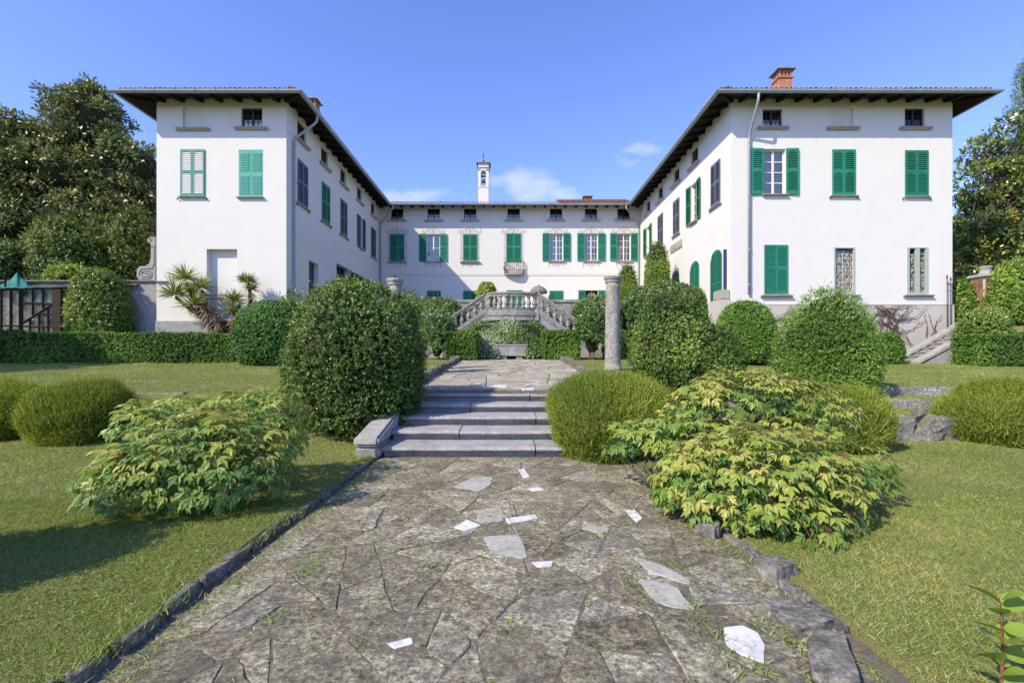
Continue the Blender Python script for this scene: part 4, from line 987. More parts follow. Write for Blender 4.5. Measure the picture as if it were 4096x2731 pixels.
def S(mb, name, mat, smooth=False): return mb.build(name, mat, stair, smooth)
BOW = .30
def bow(t): return (XL+(XR-XL)*t, SY-BOW*math.sin(math.pi*t)**.8 if 0 < t < 1 else SY)
NB = 14
def band(m, w0, w1, z0, z1):                     # moulding that follows the bowed landing
    for i in range(NB):
        a, b = bow(i/NB), bow((i+1)/NB)
        m.hexa([(a[0], a[1]-w0, z0), (b[0], b[1]-w0, z0), (b[0], b[1]+w1, z0), (a[0], a[1]+w1, z0), (a[0], a[1]-w0, z1), (b[0], b[1]-w0, z1), (b[0], b[1]+w1, z1), (a[0], a[1]+w1, z1)])
m = MB(); band(m, .02, .25, sz(710)+.003, sz(707)); band(m, .0, .25, sz(718), sz(710)); band(m, .06, .25, sz(725), sz(718)-.003); band(m, .02, .25, sz(736), sz(725)-.003); S(m, 'landing_cornice', GRANITE_OLD)
m = MB(); band(m, .10, .14, sz(676)+.003, sz(672)); band(m, .06, .10, sz(681), sz(676)); S(m, 'landing_rail', GRANITE_OLD)
m = MB(); m.add([(XL, SY, FL-.01), *[(*bow(i/NB), FL-.01) for i in range(1, NB)], (XR, SY, FL-.01), (XR, TW, FL-.01), (XL, TW, FL-.01)], [tuple(range(NB+3))]); S(m, 'landing_floor', GRANITE_OLD)
m = MB()
for i in range(NB):
    a, b = bow(i/NB), bow((i+1)/NB); k = .75
    m.hexa([(a[0]*.93, SY-(SY-a[1])*k+.2, 1.2), (b[0]*.93, SY-(SY-b[1])*k+.2, 1.2), (b[0]*.93, SY+.6, 1.2), (a[0]*.93, SY+.6, 1.2), (a[0], SY-(SY-a[1])*k+.12, sz(737)), (b[0], SY-(SY-b[1])*k+.12, sz(737)), (b[0], SY+.6, sz(737)), (a[0], SY+.6, sz(737))])
S(m, 'landing_base', GRANITE_OLD)
def baluster(h):
    m = MB(); r = .112
    prof = [(.80, 0), (.80, .09), (.62, .11), (.58, .16), (.72, .22), (1.0, .34), (.98, .42), (.72, .58), (.50, .74), (.46, .80), (.62, .84), (.58, .88), (.82, .90), (.82, 1.0)]
    m.lathe([(a*r, b*h) for a, b in prof], (0, 0, 0), 10); return m.mesh('baluster', GRANITE_OLD, smooth=True)
HB_ = sz(681)-sz(707)
BALME = baluster(HB_)
for i in range(9):
    p = bow((i+.35)/8.7); mk('baluster', BALME, stair, (p[0], p[1]+.03, sz(707)))
for x in (XL, XR):
    m = MB(); m.box(x-.11, x+.11, SY-.06, SY+.22, sz(736), sz(674)); S(m, 'newel', GRANITE_OLD)
SLP = .70; RUN = 3.7
for s, x0 in ((-1, XL-.09), (1, XR+.09)):
    for yo, nm in ((0, 'front'), (1.55, 'rear')):
        def sl_box(m, za, zb_, y0, y1, run=RUN):
            x1 = x0+s*run; dz = -SLP*run
            a, b = (x0, x1) if s > 0 else (x1, x0); da, db = (0, dz) if s > 0 else (dz, 0)
            m.hexa([(a, y0, za+da), (b, y0, za+db), (b, y1, za+db), (a, y1, za+da), (a, y0, zb_+da), (b, y0, zb_+db), (b, y1, zb_+db), (a, y1, zb_+da)])
        m = MB(); sl_box(m, sz(681), sz(676), SY+yo-.06, SY+yo+.14); sl_box(m, sz(676)+.003, sz(671), SY+yo-.10, SY+yo+.18); S(m, 'stair_rail', GRANITE_OLD)
        m = MB(); sl_box(m, sz(718), sz(708), SY+yo-.04, SY+yo+.14); sl_box(m, sz(722), sz(718)-.003, SY+yo-.02, SY+yo+.13); S(m, 'stair_string', GRANITE_OLD)
        if yo == 0:
            for k in range(11):
                xx = x0+s*(.18+k*.31); mk('baluster', BALME, stair, (xx, SY+.04, sz(708)-SLP*(.18+k*.31)-.01), None, (1, 1, 1.02))
            m = MB(); x1 = x0+s*RUN; zz = sz(722)
            poly = [(x0, 1.2), (x0, zz-.003), (x1, max(1.22, zz-SLP*RUN)), (x1, 1.2)]
            m.prism(poly, lambda a, b, d: (a, d, b), SY+.02, SY+.12); S(m, 'stair_wall', PLINTH_G)
    for k in range(14):
        xx = x0+s*(k*.264); z = FL-.02-k*.185; a, b = sorted((xx, xx+s*.28)); m = MB(); m.box(a, b, SY+.15, SY+1.5, z-.4, z); S(m, 'tread', GRANITE_OLD)
# stone trough under the landing
m = MB(); a, b, y0 = PX(1138, 21.5), PX(1211, 21.5), 21.5; zt, zb = PZ(793, y0), PZ(819, y0)+.04
tr = thing('stone_trough', ((a+b)/2, y0, zb), 'pale fluted stone trough beneath the flowering jasmine', 'trough')
m.hexa([(a+.06, y0+.04, zb), (b-.06, y0+.04, zb), (b-.06, y0+.6, zb), (a+.06, y0+.6, zb), (a, y0, zt), (b, y0, zt), (b, y0+.6, zt), (a, y0+.6, zt)]); m.build('body', GRANITE, tr)
fl = MB(); n = 26
for i in range(n):
    x = a+.05+(b-a-.1)*i/(n-1); c = (i-(n-1)/2)/n; s = 1 if c > 0 else -1
    if abs(c) < .06: continue
    fl.tube([(x+s*.03*math.sin(t*1.6), y0+.045-.045*t/5, zb+.02+(zt-zb-.06)*t/5) for t in range(6)], .012, 5)
fl.build('fluting', GRANITE, tr)
m = MB(); m.box(a-.03, b+.03, y0-.03, y0+.62, zt+.002, zt+.05); m.build('rim', GRANITE, tr)
m = MB(); m.box(a+.2, a+.5, y0+.1, y0+.5, zb-.14, zb-.002); m.box(b-.5, b-.2, y0+.1, y0+.5, zb-.14, zb-.002); m.build('foot', GRANITE, tr)

# gate pillars with ribbed mushroom caps
def gate_pillar(x, y, label, wide):
    t = thing('gate_pillar', (x, y, COURT), label, 'pillar', 'courtyard gate pillars'); z = COURT
    m = MB(); m.box(x-.27, x+.27, y-.27, y+.27, z, z+.55); m.box(x-.31, x+.31, y-.31, y+.31, z+.552, z+.62); m.build('shaft', GRANITE_OLD, t)
    m = MB(); m.lathe([(.30, .622), (.29, .70), (.17, .80), (.15, .92), (.20, .98), (.22, 1.02)], (x, y, z), 16); m.build('neck', DARKSTONE, t, True)
    m = MB(); seg = 24; prof = [(.30, 1.02), (.46, 1.03), (.47, 1.10), (.43, 1.20), (.33, 1.32), (.18, 1.40), (.08, 1.42), (.06, 1.47), (.0, 1.49)]; vs = []
    for r_, zz in prof:
        for k in range(seg): a_ = 2*math.pi*k/seg; q = r_*(1-.07*(k % 2)*(1 if r_ > .1 else 0)); vs.append((x+q*math.cos(a_), y+q*math.sin(a_), z+zz))
    n = len(prof); m.add(vs, [(i*seg+k, i*seg+(k+1) % seg, (i+1)*seg+(k+1) % seg, (i+1)*seg+k) for i in range(n-1) for k in range(seg)]+[tuple(range(seg-1, -1, -1))]); m.build('cap', DARKSTONE, t)
    return t
gate_pillar(PX(1118, 25.6), 25.6, 'gate pillar with mushroom cap wrapped in ivy, left of the iron gate', 1)
gate_pillar(PX(1237, 25.6), 25.6, 'bare gate pillar with ribbed mushroom cap, right of the iron gate', 1)
g = MB(); x, y = PX(1179, 25.2), 25.2
gt = thing('iron_gate', (x, y, COURT), 'black iron gate leaf with a fleur tipped post above the landing', 'gate')
g.tube([(x, y, COURT-.1), (x, y, COURT+.95)], .035, 6); g.build('post', IRON, gt); zt = COURT+.95
g = MB()
for s in (-1, -.5, 0, .5, 1): g.tube([(x, y, zt), (x+s*.06, y, zt+.12), (x+s*.13, y, zt+.16-.05*abs(s)), (x+s*.14, y, zt+.11-.03*abs(s)+.08*(s == 0))], .014, 5)
g.build('finial', IRON, gt)
g = MB(); g.tube([(x-.05, y, COURT+.62), (x-.2, y, COURT+.55), (x-.3, y, COURT+.45), (x-.32, y, COURT+.32), (x-.25, y, COURT+.28)], .014, 5)
for k in range(1, 6): g.tube([(x-k*.16, y, COURT), (x-k*.16, y, COURT+.5-.06*k)], .012, 5)
g.tube([(x, y, COURT+.1), (x-.9, y, COURT+.1)], .015, 5)
for k in range(3): g.tube([(x-.2-k*.2+.07*math.cos(a), y, COURT+.2+.07*math.sin(a)) for a in np.linspace(0, 6, 9)], .01, 4)
g.build('leaf', IRON, gt)
x, y = PX(1262, 25.0), 25.0
gt = thing('iron_gate', (x, y, COURT), 'black iron gate leaf swung open beside the bare right pillar', 'gate')
g = MB(); g.tube([(x, y, COURT-.1), (x, y, COURT+.86)], .035, 6); g.build('post', IRON, gt)
g = MB(); g.tube([(x-.05, y, COURT+.78), (x-.16, y, COURT+.72), (x-.2, y, COURT+.62), (x-.14, y, COURT+.52), (x-.2, y, COURT+.38), (x-.35, y, COURT+.28), (x-.6, y, COURT+.24), (x-.85, y, COURT+.3)], .014, 5)
for k in range(1, 8): g.tube([(x-k*.12, y, COURT), (x-k*.12, y, COURT+.5-.05*min(k, 5))], .011, 5)
g.tube([(x, y, COURT+.1), (x-.95, y, COURT+.1)], .015, 5); g.build('leaf', IRON, gt)

# standing columns in the garden
def column(x, y, z0, h, r, label, peg=False, tilt=0):
    t = thing('stone_column', (x, y, z0), label, 'column', 'old granite columns'); t.rotation_euler.y = tilt
    m = MB(); n = 16; prof = [(r*1.06, 0), (r*1.06, .10)]+[(r*(1.03-.16*(i/n)), .1+(h-.32)*i/n) for i in range(n+1)]
    m.lathe(prof, (x, y, z0), 20, .012); m.build('shaft', GRANITE_OLD, t, True)
    m = MB(); q = r*.90; m.lathe([(q, h-.22), (q*1.10, h-.20), (q*1.10, h-.17), (q*1.02, h-.15), (q*1.05, h-.13), (q*1.22, h-.10), (q*1.26, h-.05), (q*1.2, h-.01), (q*.9, h)], (x, y, z0), 20, .02); m.build('capital', GRANITE_OLD, t, True)
    if peg: m = MB(); m.tube([(x, y, z0+h-.01), (x, y, z0+h+.1)], .03, 6); m.build('iron_peg', IRON, t)
column(PX(1407, 15.2), 15.2, float(zpl(15.2)), 2.98, .245, 'tall free standing granite column right of the upper path')
column(PX(907, 15.0), 15.0, float(zpl(15.0)), PZ(640, 15.0)-float(zpl(15.0)), .235, 'granite column top rising behind the big left bush', True)

# ------------------------------------------------------------------ left: roughcast wall, volute, shade house
gw = thing('garden_wall', (-20, 21.3, 1.4), 'grey roughcast garden wall joining the left wing', 'wall')
m = MB(); m.box(PX(262, 21.2), LX0-.035, 21.2, 21.6, 1.2, PZ(647, 21.2)); m.build('wall_face', PLINTH_G, gw)
m = MB(); m.box(-30, PX(262, 21.2)-.002, 21.22, 21.6, 1.2, PZ(647, 21.2)); m.build('wall_face', ROUGHSTONE, gw)
m = MB(); m.box(-30, LX0+.0-.035, 21.1, 21.7, PZ(647, 21.2)+.003, PZ(644, 21.2)); m.box(LX0-.03, PX(383, 20.7), 20.70, 20.795, PZ(647, 20.7), PZ(645.3, 20.7)); m.build('coping', DARKSTONE, gw)
m = MB(); m.prism([(PX(u, 21.1), PZ(v, 21.1)) for u, v in ((240, 770), (356, 770), (356, 738), (282, 650), (240, 650))], lambda a, b, d: (a, d, b), 21.1, 21.198); m.build('buttress', PLINTH_G, gw)
for k in range(5):
    m = MB(); u = 268+k*9; m.hexa([(*P(u, 652, 21.0)[:2], PZ(655, 21)), (*P(u+8.4, 652, 21.0)[:2], PZ(655, 21)), (PX(u+8.4, 21), 21.4, PZ(650, 21)), (PX(u, 21), 21.4, PZ(650, 21)), (*P(u, 652, 21.0)[:2], PZ(653, 21)), (*P(u+8.4, 652, 21.0)[:2], PZ(653, 21)), (PX(u+8.4, 21), 21.4, PZ(648, 21)), (PX(u, 21), 21.4, PZ(648, 21))]); m.build('wall_tile', TILE, gw)
def z1(zx, zy): return (PX(zx*.5527/1.7415, 21.3), PZ((300+zy*.5527)/1.7415, 21.3))
out = [(1133,1175),(1100,1172),(1078,1190),(1080,1212),(1098,1220),(1104,1240),(1102,1330),(1092,1366),(1060,1385),(1025,1385),(1002,1410),(1000,1460),(1020,1488),(1133,1488)]
vt = thing('stone_volute', (*z1(1066, 1488)[:1], 21.4, z1(1066, 1488)[1]), 'grey carved stone scroll standing on the garden wall', 'ornament')
m = MB(); m.prism([z1(*p) for p in out][::-1], lambda a, b, d: (a, d, b), 21.22, 21.55); m.build('block', GRANITE, vt)
g = MB()
def ring(pts, r=.022): g.tube([(*(z1(*p)[:1]), 21.21, z1(*p)[1]) for p in pts], r, 5)
ring([(1125,1240),(1124,1370),(1112,1400),(1040,1403),(1018,1425),(1018,1455),(1035,1474),(1095,1474),(1112,1455),(1110,1430),(1095,1418),(1050,1420),(1034,1437),(1040,1458),(1085,1460),(1095,1445),(1085,1434),(1055,1436)])
ring([(1115,1180),(1095,1182),(1088,1195),(1094,1207),(1105,1206),(1108,1196),(1100,1192)], .016); ring([(1104,1240),(1133,1240)], .02)
g.build('carved_scroll', GRANITE, vt)
# shade house with teal net
sh = thing('shade_house', (PX(70, 20.2), 20.2, 1.4), 'brown timber shade house with teal netting left of the lawn', 'shade house')
def hu(cx): return cx*.48/1.7415
def hv(cy): return (1050+cy*.48)/1.7415
def bar(c0, c1, w, y=20.2):
    m = MB(); a, b = Vector(P(hu(c0[0]), hv(c0[1]), y)), Vector(P(hu(c1[0]), hv(c1[1]), y)); m.tube([a, b], w, 4); m.build('frame_bar', WOODB, sh)
WOODB = m_simple('old_brown_timber', (.035, .025, .02), .8, .2, 0, .3, 10)
m = MB(); p = P(hu(490), 0, 20.1); m.box(p.x-.17, p.x+.17, 20.0, 20.3, 1.2, PZ(hv(225), 20.1)); m.build('corner_post', WOODB, sh)
for c0, c1, w in (((15, 230), (15, 620), .06), ((95, 230), (95, 620), .07), ((178, 230), (178, 640), .10), ((277, 230), (277, 440), .055), ((363, 225), (363, 385), .055), ((450, 222), (450, 330), .055), ((-200, 225), (560, 208), .07), ((-200, 520), (480, 537), .045), ((190, 335), (480, 345), .045), ((185, 508), (480, 325), .055), ((330, 425), (480, 435), .045), ((330, 425), (330, 620), .05), ((255, 465), (255, 620), .05), ((405, 370), (405, 620), .05), ((190, 290), (225, 232), .04), ((-80, 230), (-80, 620), .07), ((50, 140), (45, 220), .05)): bar(c0, c1, w)
m = MB(); nn = 26; vs = []; q = random.Random(4)
for i in range(nn+1):
    u = -30+(158+30)*i/nn
    for k in range(5):
        sag = .06*math.sin(i*.9+k)+.05*math.sin(i*2.1); zt_ = PZ(644+4*max(0, u)/150, 20.2); top = zt_+(.55*max(0, 1-abs(u-42)/40)**1.3); 
        z = PZ(hv(212), 20.1)+(top-PZ(hv(212), 20.1))*(k/4)+sag*(.5 if 0 < k else .3); vs.append((PX(u, 20.1+k*.35), 20.05+k*.35, z))
m.add(vs, [(i*5+k, (i+1)*5+k, (i+1)*5+k+1, i*5+k+1) for i in range(nn) for k in range(4)]); o = m.build('shade_net', NET, sh)
m = MB(); m.add([(*P(hu(110), hv(235), 20.35),)[:3], (*P(hu(300), hv(330), 20.35),)[:3], (*P(hu(480), hv(350), 20.4),)[:3], (*P(hu(370), hv(232), 20.35),)[:3]], [(0, 1, 2, 3)]); m.build('hanging_net', NET, sh)
GLZ = NT('dusty_greenhouse_glass'); _b = GLZ.bsdf((.30, .30, .27), .35, .5); _t = GLZ.n('ShaderNodeBsdfTransparent'); _m = GLZ.n('ShaderNodeMixShader'); _m.inputs[0].default_value = .12; GLZ.l(_t.outputs[0], _m.inputs[1]); GLZ.l(_b, _m.inputs[2]); GLZ = GLZ.done(_m.outputs[0])
edges = [-200, -80, 15, 95, 178, 277, 363, 470]
for a, b in zip(edges[:-1], edges[1:]):
    m = MB(); p, r_ = P(hu(a+7), hv(525), 20.26), P(hu(b-7), hv(235), 20.26); m.box(p.x, r_.x, 20.25, 20.256, p.z, r_.z); m.build('pane', GLZ, sh)

# ------------------------------------------------------------------ right: side stair, brick pillar, dry vine
ss = thing('side_stair', (15.8, 19.2, 1.4), 'narrow stone stair with sloping side slabs climbing beside the right wing', 'stair')
for y0, y1, L, off in ((19.75, 20.05, 3.2, .1), (18.45, 18.75, 1.9, 0)):
    m = MB(); xa = 15.75+off; zb = float(H(xa, 19)); s_ = .59
    m.hexa([(xa, y0, zb-.1), (xa+L, y0, zb-.1+L*s_*.0-.0), (xa+L, y1, zb-.1), (xa, y1, zb-.1), (xa-.02, y0, zb-.06), (xa+L, y0, zb+L*s_-.10), (xa+L, y1, zb+L*s_-.10), (xa-.02, y1, zb-.06)]); m.build('side_wall', PLINTH_G, ss)
    m = MB(); m.hexa([(xa-.2, y0-.04, zb-.05), (xa+L, y0-.04, zb+L*s_-.09), (xa+L, y1+.04, zb+L*s_-.09), (xa-.2, y1+.04, zb-.05), (xa-.2, y0-.04, zb+.04), (xa+L, y0-.04, zb+L*s_+.06), (xa+L, y1+.04, zb+L*s_+.06), (xa-.2, y1+.04, zb+.04)]); m.build('side_slab', GRANITE, ss)
zb = float(H(15.8, 19))
for k in range(10):
    m = MB(); x = 15.95+k*.29; z = zb+.10+k*.172; m.box(x-.03, x+.33, 18.75, 19.75, z-.05, z); m.box(x, x+.33, 18.752, 19.748, z-.4, z-.052); m.build('tread', GRANITE_OLD, ss)
bx0, by0 = PX(2263, 21), 21.0; hw = .34; z0, zt = 2.2, PZ(637, 21)
bp = thing('brick_pillar', (bx0, by0, z0), 'red brick gate pillar with white stone cap among the right shrubs', 'pillar')
m = MB(); m.box(bx0-hw+.012, bx0+hw-.012, by0-hw+.012, by0+hw-.012, z0, zt); m.build('mortar', PLINTH_B, bp)
bk = {}
for L in (.24, .20): bk[L] = bevel_mesh(MB().box(-L/2, L/2, -.055, .055, -.031, .031).mesh('brick', BRICK), .006)
nrow = int((zt-z0)/.075); q = random.Random(1)
for r_ in range(nrow):
    z = z0+.037+r_*.075; off = .09 if r_ % 2 else 0
    for k in range(3):
        x = bx0-hw+.115+k*.226
        mk('brick', bk[.20], bp, (x+(off-.045)*(.5 if k == 1 else 0), by0-hw+.05+q.uniform(-.004, .003), z), q.uniform(-.02, .02))
    for k in range(2): mk('brick', bk[.24], bp, (bx0-hw+.05+q.uniform(-.004, .003), by0-hw+.24+k*.26, z), R(90))
m = MB(); m.hexa([(bx0-hw-.10, by0-hw-.10, zt+.003), (bx0+hw+.10, by0-hw-.10, zt+.003), (bx0+hw+.10, by0+hw+.10, zt+.003), (bx0-hw-.10, by0+hw+.10, zt+.003), (bx0-hw-.06, by0-hw-.06, zt+.12), (bx0+hw+.06, by0-hw-.06, zt+.12), (bx0+hw+.06, by0+hw+.06, zt+.12), (bx0-hw-.06, by0+hw+.06, zt+.12)]); m.build('cap_slab', GRANITE, bp)
m = MB(); m.lathe([(.34, .122), (.22, .20), (.20, .36), (.24, .40), (.24, .46), (.19, .48)], (bx0, by0, zt), 16); m.build('cap_neck', GRANITE, bp, True)
dv = thing('bare_vine', (16.3, YF-.1, 1.6), 'leafless brown climbing vine trained on the beige plinth of the right wing', 'vine')
q = random.Random(14)
def walk(x, z, n, dx, dz, r, wob=.16):
    pts = [(x, YF-.10, z)]
    for i in range(n):
        dx += q.uniform(-wob, wob); dz += q.uniform(-wob, wob); L = math.hypot(dx, dz); dx, dz = dx/L, dz/L
        x += dx*.11; z += dz*.11; z = min(max(z, 1.45), 3.72); pts.append((x, YF-.08-q.uniform(.0, .07), z))
    m = MB(); m.tube(pts, [r*(1-.7*i/n) for i in range(n+1)], 5); m.build('vine_stem', TWIG, dv); return pts
for k in range(5):
    pts = walk(16.2+k*.17+q.uniform(-.1, .1), 1.5, 20, q.uniform(-.35, .35), 1.0, .034, .28)
    for j in range(6):
        b = q.choice(pts[6:]); walk(b[0], b[2], q.randint(9, 18), q.choice((-1, 1))*q.uniform(.5, 1), q.uniform(-.5, .6), .019, .42)
for k in range(3): walk(17.9+k*.1, 1.7, 16, q.uniform(-.2, .2), 1, .026, .28)
for k in range(5): walk(15.7, 3.4+k*.05, 14, 1, q.uniform(-.3, .1), .014, .3)
dv2 = thing('bare_vine', (11.3, YF-.1, 3.2), 'short leafless vine between the two rounded bushes on the right plinth', 'vine'); dv = dv2
for k in range(7): walk(11.0+k*.12, 3.1+q.uniform(-.1, .1), 12, q.choice((-1, 1)), q.uniform(-.1, .5), .02, .35)
sp = thing('iron_railing', (PX(2176, 20.6), 20.6, 3.6), 'two spear tipped iron rods at the right corner of the villa', 'railing')
for u, v in ((2175, 640), (2183, 645)):
    m = MB(); x = PX(u, 20.6); z = PZ(v, 20.6); m.tube([(x, 20.6, 2.6), (x, 20.6, z)], .018, 5); m.tube([(x, 20.6, z), (x, 20.6, z+.05), (x, 20.6, z+.2)], [.018, .04, .002], 5); m.build('spear_rod', RUST, sp)
m = MB(); m.tube([(PX(2173, 20.6), 20.6, PZ(652, 20.6)), (PX(2188, 20.6), 20.6, PZ(652, 20.6))], .014, 5); m.build('cross_bar', RUST, sp)
# ------------------------------------------------------------------ foliage tools
def leaf_mesh(name, base, d, nrm, ln, wd, rnd, mat, mid=.45, fold=.0, droop=.0):
    N = len(base); side = norm(np.cross(d, nrm)); nn = norm(np.cross(side, d)); ln = ln[:, None]; wd = wd[:, None]
    v = np.empty((N, 4, 3)); m = base+d*ln*mid
    v[:, 0] = base; v[:, 1] = m+side*wd/2+nn*wd*fold; v[:, 2] = base+d*ln-nn*ln*droop; v[:, 3] = m-side*wd/2+nn*wd*fold
    return np_mesh(name, v.reshape(-1, 3), np.arange(N*4).reshape(N, 4), mat, np.repeat(rnd, 4))
def blade_mesh(name, base, tip, wd, rnd, mat, bend=None):
    N = len(base); d = norm(tip-base); side = norm(np.cross(d, RNG.normal(size=(N, 3))))
    v = np.empty((N, 3, 3)); v[:, 0] = base-side*wd[:, None]/2; v[:, 1] = base+side*wd[:, None]/2; v[:, 2] = tip
    return np_mesh(name, v.reshape(-1, 3), np.arange(N*3).reshape(N, 3), mat, np.repeat(rnd, 3))
UP = np.array([0, 0, 1.0])
def sprig_mesh(name, pts, nrm, mat, per=7, L=.10, leaf=.042, wid=.024, up=.3, rnds=.45, depth=.06, tip=.35, seed=0, open_=.85, shift=0.0):
    r = np.random.default_rng(seed); N = len(pts)
    d = norm(nrm+up*UP+rnds*r.normal(size=(N, 3))); p0 = pts-nrm*depth*r.random((N, 1))
    t = np.tile(np.linspace(0, 1, per), N); D = np.repeat(d, per, 0); B = np.repeat(p0, per, 0)+D*(t*L*np.repeat(r.uniform(.6, 1.3, N)*np.where(r.random(N) < .05, 1.9, 1.0), per))[:, None]
    q = r.normal(size=D.shape); perp = norm(q-D*np.sum(q*D, 1, keepdims=True)); ld = norm(D*(1-open_*.6)+perp*open_)
    n = norm(D*.8+.5*np.repeat(nrm, per, 0)+np.array([-.15, -.15, .2])+.42*r.normal(size=D.shape)); M = len(B); s = r.uniform(.7, 1.25, M)
    rnd = np.clip(shift+.08+.45*r.random(M)+tip*t*np.repeat(r.random(N), per)+.20*np.repeat(snoise(pts, seed+5, 2.6), per), 0, 1)
    return leaf_mesh(name, B, ld, n, leaf*s, wid*s, rnd, mat)
def dome_pts(n, c, rx, ry, zu, zd, p, bump, bs, seed, z0, backkeep=.4, low=-.75):
    r = np.random.default_rng(seed); d = norm(r.normal(size=(int(n*1.9), 3))); d = d[d[:, 2] > low]
    rz = np.where(d[:, 2] > 0, zu, zd); R_ = np.stack([np.full(len(d), rx), np.full(len(d), ry), rz], 1)
    k = (np.abs(d/R_)**p).sum(1)**(-1/p); pos = d*k[:, None]
    g = np.sign(pos)*np.abs(pos/R_)**(p-1)/R_; nn = norm(g)
    w = pos+np.array(c); f = 1+bump*snoise(w, seed+1, bs)+bump*.6*snoise(w, seed+2, bs*2.6)
    pos = pos*f[:, None]+np.array(c); keep = (pos[:, 2] > z0) & ((nn[:, 1] < .35) | (r.random(len(d)) < backkeep))
    return pos[keep][:n], nn[keep][:n]
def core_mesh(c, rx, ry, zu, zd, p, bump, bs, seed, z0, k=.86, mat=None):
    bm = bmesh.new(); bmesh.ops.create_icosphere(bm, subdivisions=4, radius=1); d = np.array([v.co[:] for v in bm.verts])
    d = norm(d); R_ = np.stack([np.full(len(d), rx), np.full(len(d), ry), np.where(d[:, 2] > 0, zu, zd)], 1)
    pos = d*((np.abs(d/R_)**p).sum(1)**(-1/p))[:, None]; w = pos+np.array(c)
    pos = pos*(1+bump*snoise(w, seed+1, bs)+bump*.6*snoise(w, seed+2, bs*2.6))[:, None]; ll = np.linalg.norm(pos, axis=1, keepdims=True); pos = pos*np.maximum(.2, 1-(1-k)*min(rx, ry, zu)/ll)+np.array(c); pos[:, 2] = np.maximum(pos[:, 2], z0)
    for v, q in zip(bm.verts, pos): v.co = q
    me = bpy.data.meshes.new('inner_foliage'); bm.to_mesh(me); bm.free(); me.materials.append(mat or SHADED_CORE); me.update(); return me
def bush(name, label, cx, cy, z0, z1, rx, ry, mat, ns, per=7, L=.10, leaf=.042, wid=.024, p=2.3, mid=.42, bump=.04, bs=3.0, up=.3, seed=1, cat='bush', group=None, rnds=.45, depth=.06, tip=.35, core=.87, open_=.85, shift=0.0):
    t = thing(name, (cx, cy, z0), label, cat, group); zc = z0+mid*(z1-z0); zu, zd = z1-zc, (zc-z0)*1.3
    P_, N_ = dome_pts(ns, (cx, cy, zc), rx, ry, zu, zd, p, bump, bs, seed, z0)
    me = sprig_mesh('leaves', P_, N_, mat, per, L, leaf, wid, up, rnds, depth, tip, seed+9, open_, shift); me.transform(Matrix.Translation(-Vector((cx, cy, z0))))
    tag(mk('leaves', me, t, (cx, cy, z0)), kind='stuff')
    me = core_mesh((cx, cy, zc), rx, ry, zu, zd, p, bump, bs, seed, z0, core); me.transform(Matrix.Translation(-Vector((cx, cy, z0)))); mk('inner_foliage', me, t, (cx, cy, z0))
    return t
def hedge(name, label, x0, x1, y0, y1, z0, z1, mat, dens, leaf, wid, seed, zslope=0, L=.08, group=None, yslope=0):
    r = np.random.default_rng(seed); t = thing(name, ((x0+x1)/2, (y0+y1)/2, z0), label, 'hedge', group); pts, nn = [], []
    def face(n, f, nr):
        a = r.random((n, 2)); pts.append(f(a)); nn.append(np.tile(np.array(nr, float), (n, 1)))
    lx, ly, lz = x1-x0, y1-y0, z1-z0
    face(int(lx*lz*dens), lambda a: np.stack([x0+lx*a[:, 0], np.full(len(a), y0), z0+lz*a[:, 1]], 1), (0, -1, .1)); face(int(lx*ly*dens), lambda a: np.stack([x0+lx*a[:, 0], y0+ly*a[:, 1], np.full(len(a), z1)], 1), (0, 0, 1))
    for x, s in ((x0, -1), (x1, 1)): face(int(ly*lz*dens), lambda a: np.stack([np.full(len(a), x), y0+ly*a[:, 0], z0+lz*a[:, 1]], 1), (s, 0, .1))
    pts, nn = np.concatenate(pts), np.concatenate(nn); pts = pts+nn*(.05*snoise(pts, seed, 3.0)+.03*snoise(pts, seed+3, 8))[:, None]
    pts[:, 1] += yslope*(pts[:, 0]-x0)/lx; pts[:, 2] += zslope*(pts[:, 0]-x0)/lx
    me = sprig_mesh('leaves', pts, nn, mat, 6, L, leaf, wid, .25, .5, .06, .35, seed+1); c = Vector(((x0+x1)/2, (y0+y1)/2, z0)); me.transform(Matrix.Translation(-c)); tag(mk('leaves', me, t, c), kind='stuff')
    m = MB(); k = .05; m.hexa([(x0+k, y0+k, z0), (x1-k, y0+k+yslope, z0+zslope), (x1-k, y1-k+yslope, z0+zslope), (x0+k, y1-k, z0), (x0+k, y0+k, z1-k), (x1-k, y0+k+yslope, z1-k+zslope), (x1-k, y1-k+yslope, z1-k+zslope), (x0+k, y1-k, z1-k)]); m.build('inner_foliage', SHADED_CORE, t)
    return t
SPK = .3
L_BOX = m_leaf('box_leaf', [(0, (.010, .024, .004)), (.35, (.024, .048, .008)), (.6, (.058, .092, .015)), (.8, (.105, .145, .026)), (1, (.18, .215, .05))], .25, .42, .35, patch=(1.6, .35, (.12, .125, .035)))
L_YEW = m_leaf('yew_leaf', [(0, (.014, .034, .005)), (.4, (.040, .078, .012)), (.7, (.088, .140, .022)), (1, (.17, .23, .042))], .22, .45, .3)
L_DARKBOX = m_leaf('dense_box_leaf', [(0, (.012, .034, .007)), (.45, (.030, .072, .014)), (.8, (.060, .118, .024)), (1, (.10, .165, .036))], .2, .45, .3)
L_HEDGE = m_leaf('hedge_leaf', [(0, (.012, .032, .004)), (.45, (.036, .075, .010)), (.8, (.080, .135, .020)), (1, (.13, .195, .03))], .22, .45, .3)
L_MAG = m_leaf('magnolia_leaf', [(0, (.026, .040, .012)), (.4, (.050, .076, .020)), (.75, (.095, .115, .034)), (1, (.17, .18, .065))], .14, .34, .4, back=(.13, .085, .035))
